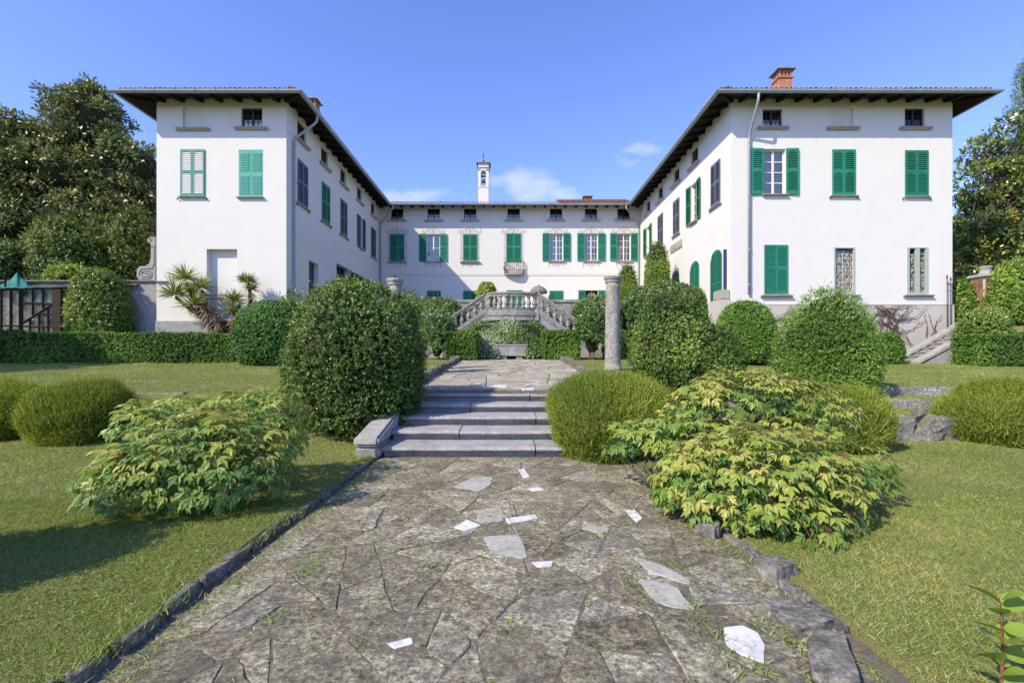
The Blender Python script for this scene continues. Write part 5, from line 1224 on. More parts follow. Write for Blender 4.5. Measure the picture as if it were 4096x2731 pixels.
L_MAG2 = m_leaf('glossy_magnolia_leaf', [(0, (.026, .045, .010)), (.4, (.060, .095, .018)), (.75, (.13, .17, .03)), (.92, (.21, .23, .05)), (1, (.26, .12, .03))], .2, .28, .5, back=(.10, .085, .03), lk=1.7)
L_CAM = m_leaf('camellia_leaf', [(0, (.024, .046, .010)), (.4, (.052, .088, .016)), (.75, (.10, .14, .028)), (.93, (.16, .18, .04)), (1, (.20, .10, .04))], .18, .45, .3, lk=1.55)
L_LAUREL = m_leaf('bright_shrub_leaf', [(0, (.045, .085, .012)), (.4, (.095, .155, .022)), (.75, (.17, .24, .04)), (1, (.27, .32, .06))], .28, .4, .35, lk=1.55)
L_SHRUB = m_leaf('round_shrub_leaf', [(0, (.030, .055, .010)), (.4, (.070, .115, .018)), (.8, (.15, .20, .035)), (1, (.25, .26, .06))], .22, .36, .4, lk=1.55)
L_JAS = m_leaf('jasmine_leaf', [(0, (.030, .060, .015)), (.35, (.068, .12, .03)), (.6, (.13, .18, .055)), (.72, (.25, .30, .13)), (.80, (.60, .60, .50)), (1, (.72, .72, .66))], .22, .45, .3, lk=1.55)
L_ROSE = m_leaf('rose_leaf', [(0, (.030, .062, .016)), (.5, (.062, .115, .028)), (.9, (.12, .17, .04)), (1, (.26, .12, .05))], .22, .4, .35, lk=1.55)
L_IVY = m_leaf('ivy_leaf', [(0, (.06, .09, .012)), (.5, (.12, .15, .02)), (1, (.21, .22, .035))], .25, .45, .3)
L_SANT = m_leaf('santolina_sprig', [(0, (.05, .08, .012)), (.4, (.115, .148, .022)), (.7, (.19, .205, .034)), (1, (.30, .265, .055))], .22, .7, .15, lk=1.95)
L_PEO = m_leaf('peony_leaf', [(0, (.06, .12, .022)), (.5, (.06, .12, .022)), (1, (.06, .12, .022))], .28, .48, .3)
L_CON = m_leaf('conifer_spray', [(0, (.025, .045, .012)), (.5, (.055, .085, .02)), (1, (.11, .14, .035))], .12, .6, .2)
def m_peony(name, a, b, c):
    t = NT(name); oi = t.n('ShaderNodeObjectInfo'); at = t.n('ShaderNodeAttribute', attribute_name='rnd')
    x = t.math('FRACT', t.math('ADD', oi.outputs['Random'], at.outputs['Fac'])); col = t.ramp(x, [(0, a), (.55, b), (1, c)])
    col = t.mix(t.ramp(t.noise(9, 4), [(.55, 0), (.75, .35)]), col, tuple(k*.75 for k in a))
    bs_ = t.bsdf(col, .42, .35); tr = t.n('ShaderNodeBsdfTranslucent'); hs = t.n('ShaderNodeHueSaturation'); hs.inputs['Value'].default_value = 1.4; t.l(col, hs.inputs['Color']); t.l(hs.outputs[0], tr.inputs[0])
    ms = t.n('ShaderNodeMixShader'); ms.inputs[0].default_value = .30; t.l(bs_, ms.inputs[1]); t.l(tr.outputs[0], ms.inputs[2]); return t.done(ms.outputs[0])
PEO_Y = m_peony('peony_leaf_yellow', (.22, .30, .05), (.33, .38, .07), (.44, .40, .10))
PEO_G = m_peony('peony_leaf_green', (.10, .21, .04), (.16, .28, .05), (.24, .33, .065))
PEO_D = m_peony('peony_leaf_deep', (.075, .165, .04), (.11, .21, .05), (.16, .26, .06))

# ------------------------------------------------------------------ clipped bushes and hedges
def zl(x, y): return float(H(x, y))
def pbush(name, label, u0, u1, v0, d, z0, mat, ns, **k):
    cx = PX((u0+u1)/2, d); rx = (u1-u0)/2*d/F; ry = k.pop('ry', rx); return bush(name, label, cx, d, z0, PZ(v0, d), rx*.955, ry, mat, ns, **k)
pbush('boxwood_bush', 'largest egg shaped boxwood bush beside the left end of the steps', 672, 968, 656, 9.1, .16, L_BOX, 7800, per=8, L=.11, leaf=.046, wid=.027, p=2.45, mid=.44, bump=.045, bs=5.5, core=.83, depth=.10, seed=31, group='clipped garden bushes', ry=1.15, rnds=.6)
pbush('boxwood_bush', 'loosely clipped boxwood bush right of the granite column', 1448, 1648, 670, 10.9, .74, L_BOX, 6000, per=8, L=.11, leaf=.05, wid=.029, p=1.9, mid=.34, bump=.075, bs=3.2, ry=.85, core=.83, depth=.10, seed=47, group='clipped garden bushes', rnds=.6, shift=-.04)
pbush('boxwood_bush', 'low spreading lobe of boxwood behind the right peony', 1575, 1695, 752, 10.6, .72, L_BOX, 3000, per=8, L=.11, leaf=.05, wid=.029, p=2.1, mid=.38, bump=.07, bs=3.2, ry=.6, depth=.10, seed=53, group='clipped garden bushes', rnds=.6, shift=-.04)
pbush('yew_bush', 'large feathery yew dome at the top of the right grass bank', 1792, 1996, 678, 10.6, .45, L_YEW, 7200, per=9, L=.15, leaf=.05, wid=.018, p=2.15, mid=.33, ry=.82, bump=.03, bs=4, seed=61, up=.15, group='clipped garden bushes', rnds=.45, open_=.7)
pbush('boxwood_ball', 'smooth dark boxwood dome at the end of the left hedge', 547, 700, 693, 18.2, zl(-9, 18), L_DARKBOX, 6000, per=6, L=.08, leaf=.06, wid=.036, p=2.3, mid=.40, bump=.015, bs=2, seed=71, group='clipped garden bushes', shift=-.05)
pbush('boxwood_ball', 'smooth rounded boxwood dome below the right wing corner', 1646, 1776, 694, 18.2, zl(9, 18), L_HEDGE, 5600, ry=.9, per=6, L=.08, leaf=.06, wid=.036, p=2.3, mid=.42, bump=.015, bs=2, seed=73, group='clipped garden bushes', shift=.08)
pbush('boxwood_ball', 'small rounded bush between the yew dome and the side stair', 1996, 2064, 766, 18.6, zl(14, 18.6), L_HEDGE, 2200, per=6, L=.08, leaf=.06, wid=.036, p=2.4, seed=75, group='clipped garden bushes', shift=.05)
hedge('low_hedge', 'long low clipped hedge along the left lawn before the wing', PX(-40, 18.6), PX(552, 19), 18.55, 19.5, zl(-14, 18.6), PZ(765, 18.8), L_HEDGE, 430, .062, .036, 81, -.06, yslope=.5)
hedge('low_hedge', 'square clipped hedge right of the trough with sunlit face', PX(1251, 21), PX(1328, 21), 20.8, 21.9, zl(3, 21), PZ(762, 20.8), L_HEDGE, 520, .062, .036, 83)
hedge('low_hedge', 'square clipped hedge left of the trough in half shade', PX(1030, 21), PX(1094, 21), 20.6, 21.9, zl(-3, 21), PZ(764, 20.8), L_HEDGE, 520, .062, .036, 85)
hedge('low_hedge', 'dark low hedge behind the granite column', PX(1392, 21.6), PX(1475, 21.6), 21.4, 22.2, zl(5, 21.5), PZ(764, 21.5), L_HEDGE, 420, .062, .036, 87)
hedge('low_hedge', 'clipped hedge at the far right edge of the lawn', PX(2242, 17.2), PX(2420, 17.2), 16.9, 18.2, zl(16, 17), PZ(770, 17), L_HEDGE, 430, .06, .034, 89)
# left: shrubs by the shade house
pbush('round_shrub', 'upright leafy shrub beside the shade house', 172, 290, 620, 20.4, 1.4, L_SHRUB, 4600, ry=.75, per=6, L=.16, leaf=.10, wid=.045, p=2.5, mid=.42, bump=.05, bs=2.2, seed=91, cat='shrub', rnds=.6)
pbush('camellia_dome', 'broad rounded camellia left of the stone scroll', 82, 272, 508, 24.5, 1.4, L_CAM, 5200, per=7, L=.2, leaf=.13, wid=.06, p=2.2, mid=.62, bump=.09, bs=2.2, depth=.25, seed=93, cat='shrub', rnds=.7, shift=.10)
pbush('camellia_dome', 'rounded camellia against the left corner of the villa', 212, 385, 492, 26.0, 1.4, L_CAM, 5200, per=7, L=.2, leaf=.13, wid=.06, p=2.2, mid=.64, bump=.09, bs=2.2, depth=.25, seed=95, cat='shrub', rnds=.7, shift=.14)
pbush('dark_laurel', 'dark laurel bush at the left edge above the shade house', -60, 92, 560, 23.5, 1.4, L_CAM, 3600, per=7, L=.2, leaf=.13, wid=.055, p=2.1, mid=.6, bump=.08, bs=1.3, seed=97, cat='shrub', rnds=.8, shift=-.1)
pbush('low_laurel', 'small bright shrub behind the shade house roof', 120, 200, 612, 22.3, 1.4, L_LAUREL, 1500, per=6, L=.16, leaf=.11, wid=.05, p=2.2, mid=.8, seed=99, cat='shrub', rnds=.8)
# middle: jasmine, roses, topiary columns
pbush('jasmine_bush', 'white flowering jasmine spilling left of the double stair', 946, 1066, 686, 24.0, 1.6, L_JAS, 4200, per=6, L=.14, leaf=.085, wid=.05, p=2.5, mid=.5, bump=.05, bs=1.8, seed=101, cat='shrub', rnds=.7, group='flowering jasmine', shift=.06, ry=1.0)
pbush('jasmine_bush', 'white flowering jasmine spilling right of the double stair', 1312, 1424, 684, 24.0, 1.6, L_JAS, 3800, per=6, L=.14, leaf=.085, wid=.05, p=2.5, mid=.5, bump=.05, bs=1.8, seed=103, cat='shrub', rnds=.7, group='flowering jasmine', ry=.9)
pbush('jasmine_bush', 'dark jasmine mass with white flowers below the topiary columns', 1415, 1650, 655, 24.2, 1.6, L_JAS, 5200, per=6, L=.14, leaf=.085, wid=.05, p=2.3, mid=.55, bump=.06, bs=1.5, seed=105, cat='shrub', rnds=.7, group='flowering jasmine', shift=-.10, ry=1.1)
jc = thing('jasmine_bush', (0, 22.0, 1.45), 'pale flowering jasmine covering the wall under the bowed landing', 'shrub', 'flowering jasmine')
r_ = np.random.default_rng(5); n = 6400; a = r_.random((n, 2)); uu_ = 1066+(1252-1066)*a[:, 0]; top = 741+6*np.sin(uu_*.09)+np.where(uu_ < 1110, (1110-uu_)*.35, 0)+np.where(uu_ > 1225, (uu_-1225)*.55, 0); vv_ = top+(822-top)*a[:, 1]
keep = ~((uu_ > 1141) & (uu_ < 1209) & (vv_ > 792)); uu_, vv_ = uu_[keep], vv_[keep]; dd = 21.7+.9*np.clip((800-vv_)/60, -.3, 1)-.25*np.cos((uu_-1160)*.025)
pj = np.stack([(uu_-CX)*dd/F, dd, CH+(HY-vv_)*dd/F], 1); pj[:, 1] += .12*snoise(pj, 7, 3.5); nj = norm(np.tile(np.array([[0, -1, .5]]), (len(pj), 1)))
me = sprig_mesh('leaves', pj, nj, L_JAS, 6, .13, .075, .045, .3, .7, .12, .35, 107, shift=.10); me.transform(Matrix.Translation(-Vector((0, 22.0, 1.45)))); tag(mk('leaves', me, jc, (0, 22.0, 1.45)), kind='stuff')
m = MB(); ga = [(PX(u, 22.4), PZ(v, 22.4)) for u, v in ((1070, 822), (1137, 822), (1137, 790), (1212, 790), (1212, 822), (1250, 822), (1246, 762), (1222, 747), (1108, 747), (1075, 762))]; m.prism(ga, lambda a, b, d: (a, d, b), 22.2, 22.6); m.build('inner_foliage', SHADED_CORE, jc)
def rose(label, u0, u1, v0, d, seed):
    t = pbush('rose_bush', label, u0, u1, v0, d, float(zpl(d)), L_ROSE, 1500, per=5, L=.18, leaf=.085, wid=.05, p=2.0, mid=.62, bump=.16, bs=2.2, seed=seed, cat='shrub', rnds=1.0, core=.25, group='rose bushes', depth=.25)
    q = random.Random(seed); c = org(t)
    for k in range(5):
        m = MB(); x, y = c.x+q.uniform(-.15, .15), c.y+q.uniform(-.1, .1); m.tube([(x, y, c.z-.05), (x+q.uniform(-.2, .2), y, c.z+.5), (x+q.uniform(-.5, .5), y-.1, c.z+1.1)], [.022, .016, .008], 5); m.build('stem', TWIG, t)
    fm = MB().lathe([(.01, 0), (.03, .02), (.036, .035), (.02, .05)], (0, 0, 0), 7).mesh('flower', PINK)
    for k in range(6): mk('flower', fm, t, (c.x+q.uniform(-.6, .6), c.y-q.uniform(.35, .5), c.z+q.uniform(.9, PZ(v0, d)-c.z)), (q.uniform(.8, 1.6), 0, q.uniform(-.6, .6)))
    return t
PINK = m_simple('pink_petal', (.66, .45, .42), .7, .2, 0, .2, 20)
rose('climbing rose with pink blooms left of the square hedge', 968, 1052, 722, 21.2, 111); rose('rose bush with pink blooms beside the granite column', 1322, 1396, 700, 20.9, 113)
pbush('topiary_column', 'taller narrow topiary column before the right courtyard wall', 1486, 1532, 558, 27.0, 3.6, L_LAUREL, 3600, per=6, L=.14, leaf=.09, wid=.035, p=3.0, mid=.5, bump=.04, bs=3, seed=115, cat='topiary', rnds=.6, shift=-.02)
pbush('topiary_column', 'shorter narrow topiary column by the courtyard facade', 1423, 1459, 606, 31.0, 3.7, L_LAUREL, 2600, per=6, L=.14, leaf=.10, wid=.04, p=3.0, mid=.5, bump=.04, bs=3, seed=117, cat='topiary', rnds=.6, shift=-.02)
pbush('ivy_cover', 'golden green ivy clinging round the left gate pillar', 1099, 1137, 652, 25.5, 3.7, L_IVY, 1300, per=5, L=.10, leaf=.10, wid=.085, p=3.0, mid=.5, bump=.05, bs=3, seed=119, cat='ivy', rnds=.5, core=.8)
pbush('leafy_shrub', 'light leafy shrub tip behind the left granite column', 912, 962, 660, 14.0, 1.2, L_SHRUB, 500, per=6, L=.2, leaf=.07, wid=.035, p=2.0, mid=.7, bump=.15, bs=3, seed=121, cat='shrub', rnds=.9, core=.5)
# right: shrubs by the side stair
pbush('viburnum_shrub', 'bright leafy shrub between the villa corner and the brick pillar', 2180, 2240, 645, 21.6, 2.4, L_LAUREL, 2600, per=6, L=.16, leaf=.10, wid=.055, p=2.3, mid=.5, bump=.08, bs=2, seed=123, depth=.3, core=.72, cat='shrub', rnds=.7)
pbush('viburnum_shrub', 'tall yellow green shrub right of the brick pillar', 2282, 2400, 580, 20.2, 2.0, L_LAUREL, 5200, ry=.6, per=6, L=.18, leaf=.11, wid=.055, p=2.2, mid=.5, bump=.16, bs=2.0, seed=125, depth=.35, core=.75, cat='shrub', rnds=.7)
pbush('viburnum_shrub', 'dark leafy shrub arching over the side stair', 2206, 2300, 712, 18.4, 1.6, L_SHRUB, 3000, ry=.7, per=6, L=.16, leaf=.09, wid=.05, p=2.2, mid=.5, bump=.14, bs=2.6, depth=.3, core=.75, seed=127, cat='shrub', rnds=.7, shift=.1)
# ------------------------------------------------------------------ grey green santolina cushions
def cushion(label, u0, u1, v0, d, z0, n, seed, shift=0, ry=None, mid=.40, p=2.2):
    cx = PX((u0+u1)/2, d); rx = (u1-u0)/2*d/F*.90; ry = ry or rx*.9; z1 = PZ(v0, d)-.06; zc = z0+mid*(z1-z0)
    t = thing('santolina_cushion', (cx, d, z0), label, 'shrub', 'fine leaved cushion shrubs')
    pp, nn = dome_pts(n, (cx, d, zc), rx, ry, z1-zc, (zc-z0)*1.4, p, .085, 4.2, seed, z0, .35, -.8); r = np.random.default_rng(seed)
    dirs = norm(nn*.65+UP*.75+.34*r.normal(size=nn.shape)); ln = r.uniform(.09, .20, len(pp))*(1+.5*(r.random(len(pp)) < .12)); base = pp-dirs*.10+.02*r.normal(size=pp.shape)
    tips = base+dirs*ln[:, None]+np.stack([.02*r.normal(size=len(pp)), .02*r.normal(size=len(pp)), -.01*r.random(len(pp))], 1); c = np.array([cx, d, z0])
    rnd = np.clip(shift+.1+.55*r.random(len(pp))+.18*snoise(pp, seed+4, 3.5), 0, 1)
    tag(mk('sprigs', blade_mesh('sprigs', base-c, tips-c, r.uniform(.008, .016, len(pp)), rnd, L_SANT), t, (cx, d, z0)), kind='stuff')
    # short side leaflets that give the sprigs their fuzz
    k = r.integers(0, len(pp), len(pp)*3); tt = r.uniform(.3, 1, len(k))[:, None]; b2 = base[k]*(1-tt)+tips[k]*tt; d2 = norm(dirs[k]*.6+.8*r.normal(size=(len(k), 3)))
    tag(mk('leaflets', blade_mesh('leaflets', b2-c, b2+d2*r.uniform(.015, .032, len(k))[:, None]-c, r.uniform(.007, .013, len(k)), np.clip(rnd[k]+.1, 0, 1), L_SANT), t, (cx, d, z0)), kind='stuff')
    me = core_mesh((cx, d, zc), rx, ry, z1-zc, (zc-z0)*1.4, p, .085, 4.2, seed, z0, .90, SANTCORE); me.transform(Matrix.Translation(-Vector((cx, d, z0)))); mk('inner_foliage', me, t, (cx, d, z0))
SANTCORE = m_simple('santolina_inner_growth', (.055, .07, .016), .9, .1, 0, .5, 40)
cushion('feathery yellow green cushion shrub cut by the left picture edge', -70, 112, 868, 8.7, .10, 9000, 201, .0)
cushion('feathery yellow green cushion shrub standing behind the left peony', 74, 308, 872, 8.5, .08, 14000, 203, -.02)
cushion('feathery green cushion shrub overhanging the right end of the steps', 1255, 1540, 858, 7.9, .0, 19000, 205, -.10, 1.05, .5, 2.5)
cushion('feathery green cushion shrub between right peony and yew dome', 1800, 2034, 884, 8.1, .0, 11000, 207, -.1, .8)
cushion('feathery green cushion shrub at the right edge by the rubble wall', 2166, 2430, 872, 8.7, .0, 15000, 209, -.06)
# ------------------------------------------------------------------ tree peonies
LEAFLET_V = [(0, 0, 0), (.28, .13, .035), (.55, .27, .0), (.60, .15, .035), (1, 0, -.14), (.60, -.15, .035), (.55, -.27, 0), (.28, -.13, .035), (.5, 0, -.005)]
LEAFLET_F = [(0, 8, 1), (1, 8, 3), (1, 3, 2), (3, 8, 4), (4, 8, 5), (5, 8, 7), (5, 7, 6), (7, 8, 0)]
LEAFLET_S = [(0, 0, 0), (.3, .17, .04), (.6, .14, .03), (1, 0, -.12), (.6, -.14, .03), (.3, -.17, .04), (.5, 0, -.005)]
LEAFLET_SF = [(0, 6, 1), (1, 6, 2), (2, 6, 3), (3, 6, 4), (4, 6, 5), (5, 6, 0)]
def compound(seed):
    q = random.Random(seed); V_, F_ = [], []
    def leaflet(p, yaw, pitch, roll, L, simple=False):
        M = Matrix.Translation(p)@Matrix.Rotation(yaw, 4, 'Z')@Matrix.Rotation(pitch, 4, 'Y')@Matrix.Rotation(roll, 4, 'X')@Matrix.Scale(L, 4); b = len(V_)
        vs, fs = (LEAFLET_S, LEAFLET_SF) if simple else (LEAFLET_V, LEAFLET_F)
        V_.extend([tuple(M@Vector(v)) for v in vs]); F_.extend([tuple(i+b for i in f) for f in fs])
    st = MB(); j = lambda s: q.uniform(-s, s)
    pet = .13; h = Vector((pet*.8, 0, pet*.35)); tip = h+Vector((.06, 0, .0)); st.tube([(0, 0, 0), h*.6+Vector((0, 0, .01)), h, tip], .0016, 3)
    leaflet(tip, j(.2), .25+j(.15), j(.3), .125)
    for s in (-1, 1): leaflet(tip-Vector((.012, 0, 0)), s*(.75+j(.2)), .25+j(.2), s*.2+j(.2), .095, True)
    for s in (-1, 1):
        a = s*(1.0+j(.2)); b = h*.86+Vector((math.cos(a)*.075, math.sin(a)*.075, .002)); st.tube([h*.86, b], .0013, 3)
        leaflet(b, a-s*.15+j(.2), .3+j(.15), j(.3), .115)
        for k in (-1, 1): leaflet(b-Vector((math.cos(a), math.sin(a), 0))*.015, a+k*(.8+j(.15)), .3+j(.2), k*.2+j(.2), .085, True)
    return V_, F_, st
COMP = [compound(300+i) for i in range(4)]
PEOM = {}
for mt in (PEO_Y, PEO_G, PEO_D):
    for i, (v, f, st) in enumerate(COMP):
        me = bpy.data.meshes.new('leaf'); b = len(v); me.from_pydata(v+st.v, [], f+[tuple(k+b for k in q_) for q_ in st.f]); me.materials.append(mt); me.materials.append(REDSTEM)
        for pl in me.polygons[len(f):]: pl.material_index = 1
        me.update(); PEOM[(mt.name, i)] = me
def peony(label, base, domes, seed, nstem, nmax=300, wy=.5, stems=None):
    q = random.Random(seed); t = thing('peony_shrub', base, label, 'shrub', 'tree peonies'); items = []
    for (cx, cy, cz, rx, ry, rz, n) in domes:
        for k in range(n):
            while True:
                d = Vector((q.gauss(0, 1), q.gauss(0, 1), q.gauss(0, 1))).normalized()
                if d.z > -.35: break
            sh = q.choice((1.0, 1.0, 1.0, .82, .66)); p = Vector((cx+d.x*rx*sh, cy+d.y*ry*sh, cz+d.z*rz*sh))
            p += Vector((q.uniform(-.05, .05), q.uniform(-.05, .05), q.uniform(-.04, .04)))
            if p.z < .10: continue
            out = Vector((d.x/rx, d.y/ry, d.z/rz)).normalized(); items.append((p, out, sh))
    items.sort(key=lambda it: it[0].y-it[1].z*.4)
    extra = {m_.name: ([], []) for m_ in (PEO_Y, PEO_G, PEO_D)}; cnt = 0
    for p, out, sh in items:
        yaw = math.atan2(out.y, out.x)+q.gauss(0, .55) if out.z < .92 else q.uniform(-3.14, 3.14); pitch = .10+max(0, .72-out.z)*.80+q.gauss(0, .22)
        rot = Quaternion((0, 0, 1), yaw)@Quaternion((0, 1, 0), pitch)@Quaternion((1, 0, 0), q.gauss(0, .25)); s = q.uniform(.6, 1.15); i = q.randrange(4)
        w = wy+.45*(out.z-.3)+q.gauss(0, .25)-(.5 if sh < .9 else 0); mt = PEO_Y if w > .55 else (PEO_G if w > .05 else PEO_D)
        o0 = p-(rot@Vector((.12, 0, .03)))*s
        if cnt < nmax and sh > .7 and not (cnt > 60 and q.random() < .1):
            cnt += 1; mk('leaf', PEOM[(mt.name, i)], t, o0, rot, (s, s, s))
        else:
            ev, ef = extra[mt.name]; b = len(ev); v, f, _ = COMP[i]; ev.extend([tuple(o0+rot@(Vector(c)*s)-Vector(base)) for c in v]); ef.extend([tuple(k+b for k in g_) for g_ in f])
    for nm, (ev, ef) in extra.items():
        if ev:
            me = bpy.data.meshes.new('foliage'); me.from_pydata(ev, [], ef); me.materials.append(bpy.data.materials[nm]); me.update()
            at = me.attributes.new('rnd', 'FLOAT', 'POINT'); at.data.foreach_set('value', np.repeat(RNG.random(len(ev)//1+1), 1)[:len(ev)].astype(np.float32)*0+.3); tag(mk('foliage', me, t, base), kind='stuff')
    for k in range(nstem):
        it = items[q.randrange(len(items))]; p = it[0]-it[1]*.20; b = Vector(base)+Vector((q.uniform(-.14, .14), q.uniform(-.12, .12), -.03)); mid = b*.45+p*.55+Vector((q.uniform(-.06, .06), q.uniform(-.06, .06), -.06-.10*abs(p.x-b.x)))
        m = MB(); m.tube([b, b*.7+mid*.3+Vector((q.uniform(-.04, .04), 0, .06)), mid, p*.8+mid*.2, p], [.017, .014, .010, .007, .003], 5); m.build('stem', TWIG, t)
    return t
def dome(u, v, d, ru, rv, rd, n): return (PX(u, d), d, PZ(v, d), ru*d/F, rd, rv*d/F, n)
peony('broad leafy tree peony spreading over the left lawn', (PX(455, 5.1), 5.1, .08), [dome(462, 1075, 4.85, 190, 122, .58, 430), dome(565, 1005, 5.6, 120, 105, .5, 220), dome(350, 1110, 4.6, 112, 88, .42, 130), dome(385, 975, 5.5, 100, 60, .4, 100), dome(632, 935, 6.0, 60, 48, .3, 50), dome(250, 1098, 4.8, 50, 40, .25, 30)], 401, 22, 300, .48)
peony('sprawling yellow green tree peony on the right kerb', (PX(1730, 4.75), 4.75, .02), [dome(1745, 1110, 4.6, 225, 122, .6, 480), dome(1890, 1085, 5.0, 125, 90, .45, 130), dome(1640, 1120, 4.7, 118, 95, .45, 120), dome(1800, 1195, 4.15, 105, 62, .3, 80), dome(1475, 1015, 5.8, 84, 55, .4, 90), dome(1570, 1010, 5.6, 80, 60, .35, 70)], 403, 24, 300, .72)
peony('taller tree peony with bare gnarled stems behind the right one', (PX(1715, 6.0), 6.0, .02), [dome(1715, 915, 6.0, 150, 62, .5, 270), dome(1850, 960, 6.0, 105, 78, .4, 120), dome(1600, 955, 6.1, 78, 60, .4, 90), dome(1730, 1005, 5.5, 165, 42, .35, 120)], 405, 6, 300, .72)
tp = [o for o in COL.objects if o.get('label', '').startswith('taller tree peony')][0]; q = random.Random(8); b0 = org(tp)
for (u1, v1, u2, v2) in ((1716, 968, 1700, 915), (1712, 960, 1735, 905), (1745, 985, 1785, 925), (1700, 985, 1665, 930), (1755, 975, 1830, 930), (1720, 985, 1752, 940)):
    m = MB(); a = Vector(b0)+Vector((q.uniform(-.1, .1), q.uniform(-.1, .05), 0)); m.tube([a, P(u1, v1+40, 5.95), P(u1, v1, 5.9), P((u1+u2)/2+6, (v1+v2)/2, 5.85), P(u2, v2, 5.9)], [.04, .036, .030, .024, .014], 7); m.build('trunk', BARK, tp)
tp2 = [o for o in COL.objects if o.get('label', '').startswith('sprawling yellow')][0]
for (u0, v0, u1, v1, u2, v2) in ((1505, 1110, 1452, 1075, 1440, 1040), (1510, 1110, 1480, 1070, 1495, 1030), (1515, 1105, 1500, 1060, 1530, 1020), (1500, 1115, 1460, 1085, 1420, 1020)):
    m = MB(); m.tube([P(u0+25, v0+40, 5.2), P(u0, v0, 5.5), P(u1, v1, 5.6), P(u2, v2, 5.8), P(u2+10, v2-30, 5.9)], [.026, .024, .02, .015, .008], 6); m.build('trunk', BARK, tp2)
# close leafy shoot at the lower right
LSH = m_leaf('near_shoot_leaf', [(0, (.13, .21, .03)), (.5, (.20, .28, .045)), (1, (.33, .33, .07))], .3, .45, .3, lk=1.15)
lsh = thing('leafy_shoot', (2.22, 2.2, .0), 'young shoot with big oval leaves at the lower right corner', 'plant'); q = random.Random(77)
m = MB(); m.tube([(2.25, 2.22, -.03), (2.24, 2.2, .2), (2.21, 2.18, .44)], [.008, .006, .003], 6); m.build('stem', REDSTEM, lsh)
vs, fs = [], []
for i in range(9):
    t = i/8; wv = .30*math.sin(math.pi*min(1, t**.75))*1.0
    for k in (-1, -.5, 0, .5, 1): vs.append((t, k*wv, .05*abs(k)*wv*4-.18*t*t))
fs = [(i*5+k, (i+1)*5+k, (i+1)*5+k+1, i*5+k+1) for i in range(8) for k in range(4)]
lm = bpy.data.meshes.new('leaf'); lm.from_pydata(vs, [], fs); lm.materials.append(LSH); at = lm.attributes.new('rnd', 'FLOAT', 'POINT'); at.data.foreach_set('value', np.full(len(vs), .45, np.float32)); lm.polygons.foreach_set('use_smooth', [True]*len(fs)); lm.update()
for k in range(16):
    z = .06+k*.026; a = k*2.4; L = q.uniform(.12, .17)*(1 if k > 3 else .8); mk('leaf', lm, lsh, (2.24, 2.2, z), (q.uniform(.1, .7), -.45+q.uniform(-.3, .2), a), (L, L, L))

# ------------------------------------------------------------------ yuccas, palm
L_YUC = m_leaf('yucca_blade', [(0, (.04, .07, .018)), (.4, (.09, .125, .035)), (.75, (.18, .19, .07)), (1, (.30, .27, .12))], .15, .4, .4)
L_DEAD = m_leaf('dead_yucca_blade', [(0, (.07, .05, .03)), (.5, (.14, .105, .065)), (1, (.24, .19, .125))], .15, .7, .2)
def rosette(c, n, L, r, low=-.35):
    d = norm(r.normal(size=(n*3, 3))); d = d[d[:, 2] > low][:n]; d = norm(d+np.array([0, 0, .12])); n = len(d); side = norm(np.cross(d, UP+.01)); nn = np.cross(side, d)
    return np.tile(np.array(c), (n, 1)), d, norm(nn+.3*r.normal(size=nn.shape)), L*r.uniform(.75, 1.1, n), np.full(n, .06), r.random(n)
def yucca(label, base, trunks, heads, skirts, seed):
    r = np.random.default_rng(seed); t = thing('yucca', base, label, 'plant', 'yuccas by the left wing')
    for pts, rad in trunks: m = MB(); m.tube(pts, rad, 8); m.build('trunk', TWIG, t)
    for (u, v, d, n, L) in heads:
        c = P(u, v, d); A = rosette(c, n, L, r); me = leaf_mesh('rosette', A[0], A[1], A[2], A[3], A[4], A[5], L_YUC, .3, .12, .08); me.transform(Matrix.Translation(-Vector(base))); mk('rosette', me, t, base)
    for (u0, v0, u1, v1, d, n, L) in skirts:
        s = r.random(n); c = np.array(P(u0, v0, d))*(1-s[:, None])+np.array(P(u1, v1, d))*s[:, None]; dd = norm(r.normal(size=(n, 3))*np.array([1, 1, .3])+np.array([0, -.25, -1.1])); sd = norm(np.cross(dd, UP)); nn = np.cross(sd, dd)
        me = leaf_mesh('dead_skirt', c, dd, norm(nn), L*r.uniform(.6, 1.1, n), np.full(n, .035), r.random(n), L_DEAD, .3, .1, .05); me.transform(Matrix.Translation(-Vector(base))); mk('dead_skirt', me, t, base)
d = 20.1
yucca('many headed yucca with shaggy trunk before the blind door', tuple(P(500, 800, d)), [([P(505, 800, d), P(478, 735, d), P(455, 700, d), P(428, 650, d)], [.16, .13, .10, .06]), ([P(495, 775, d), P(478, 730, d), P(465, 668, d)], [.14, .12, .07]), ([P(480, 735, d), P(440, 712, d), P(404, 682, d)], [.12, .09, .06])],
      [(426, 640, d, 110, .80), (403, 676, d-.2, 120, .88), (466, 660, d, 100, .70), (445, 700, d-.3, 110, .80), (440, 670, d, 80, .6)], [(462, 690, 500, 745, d-.1, 420, .75), (466, 672, 475, 700, d-.1, 90, .45), (440, 700, 470, 720, d-.15, 90, .5)], 501)
yucca('low yucca rosette between the railing and the round bush', tuple(P(540, 800, d-.3)), [([P(541, 800, d-.3), P(540, 745, d-.3), P(537, 705, d-.3)], [.11, .1, .07])], [(537, 690, d-.3, 120, .62), (538, 715, d-.35, 110, .66)], [(538, 722, 541, 760, d-.35, 110, .5)], 503)
yucca('slim single yucca rising right of the railing', tuple(P(580, 800, d)), [([P(582, 800, d), P(578, 720, d), P(572, 650, d)], [.10, .09, .06])], [(572, 646, d, 100, .52), (556, 642, d, 60, .42), (577, 664, d, 80, .45)], [(577, 668, 580, 700, d, 130, .4)], 505)
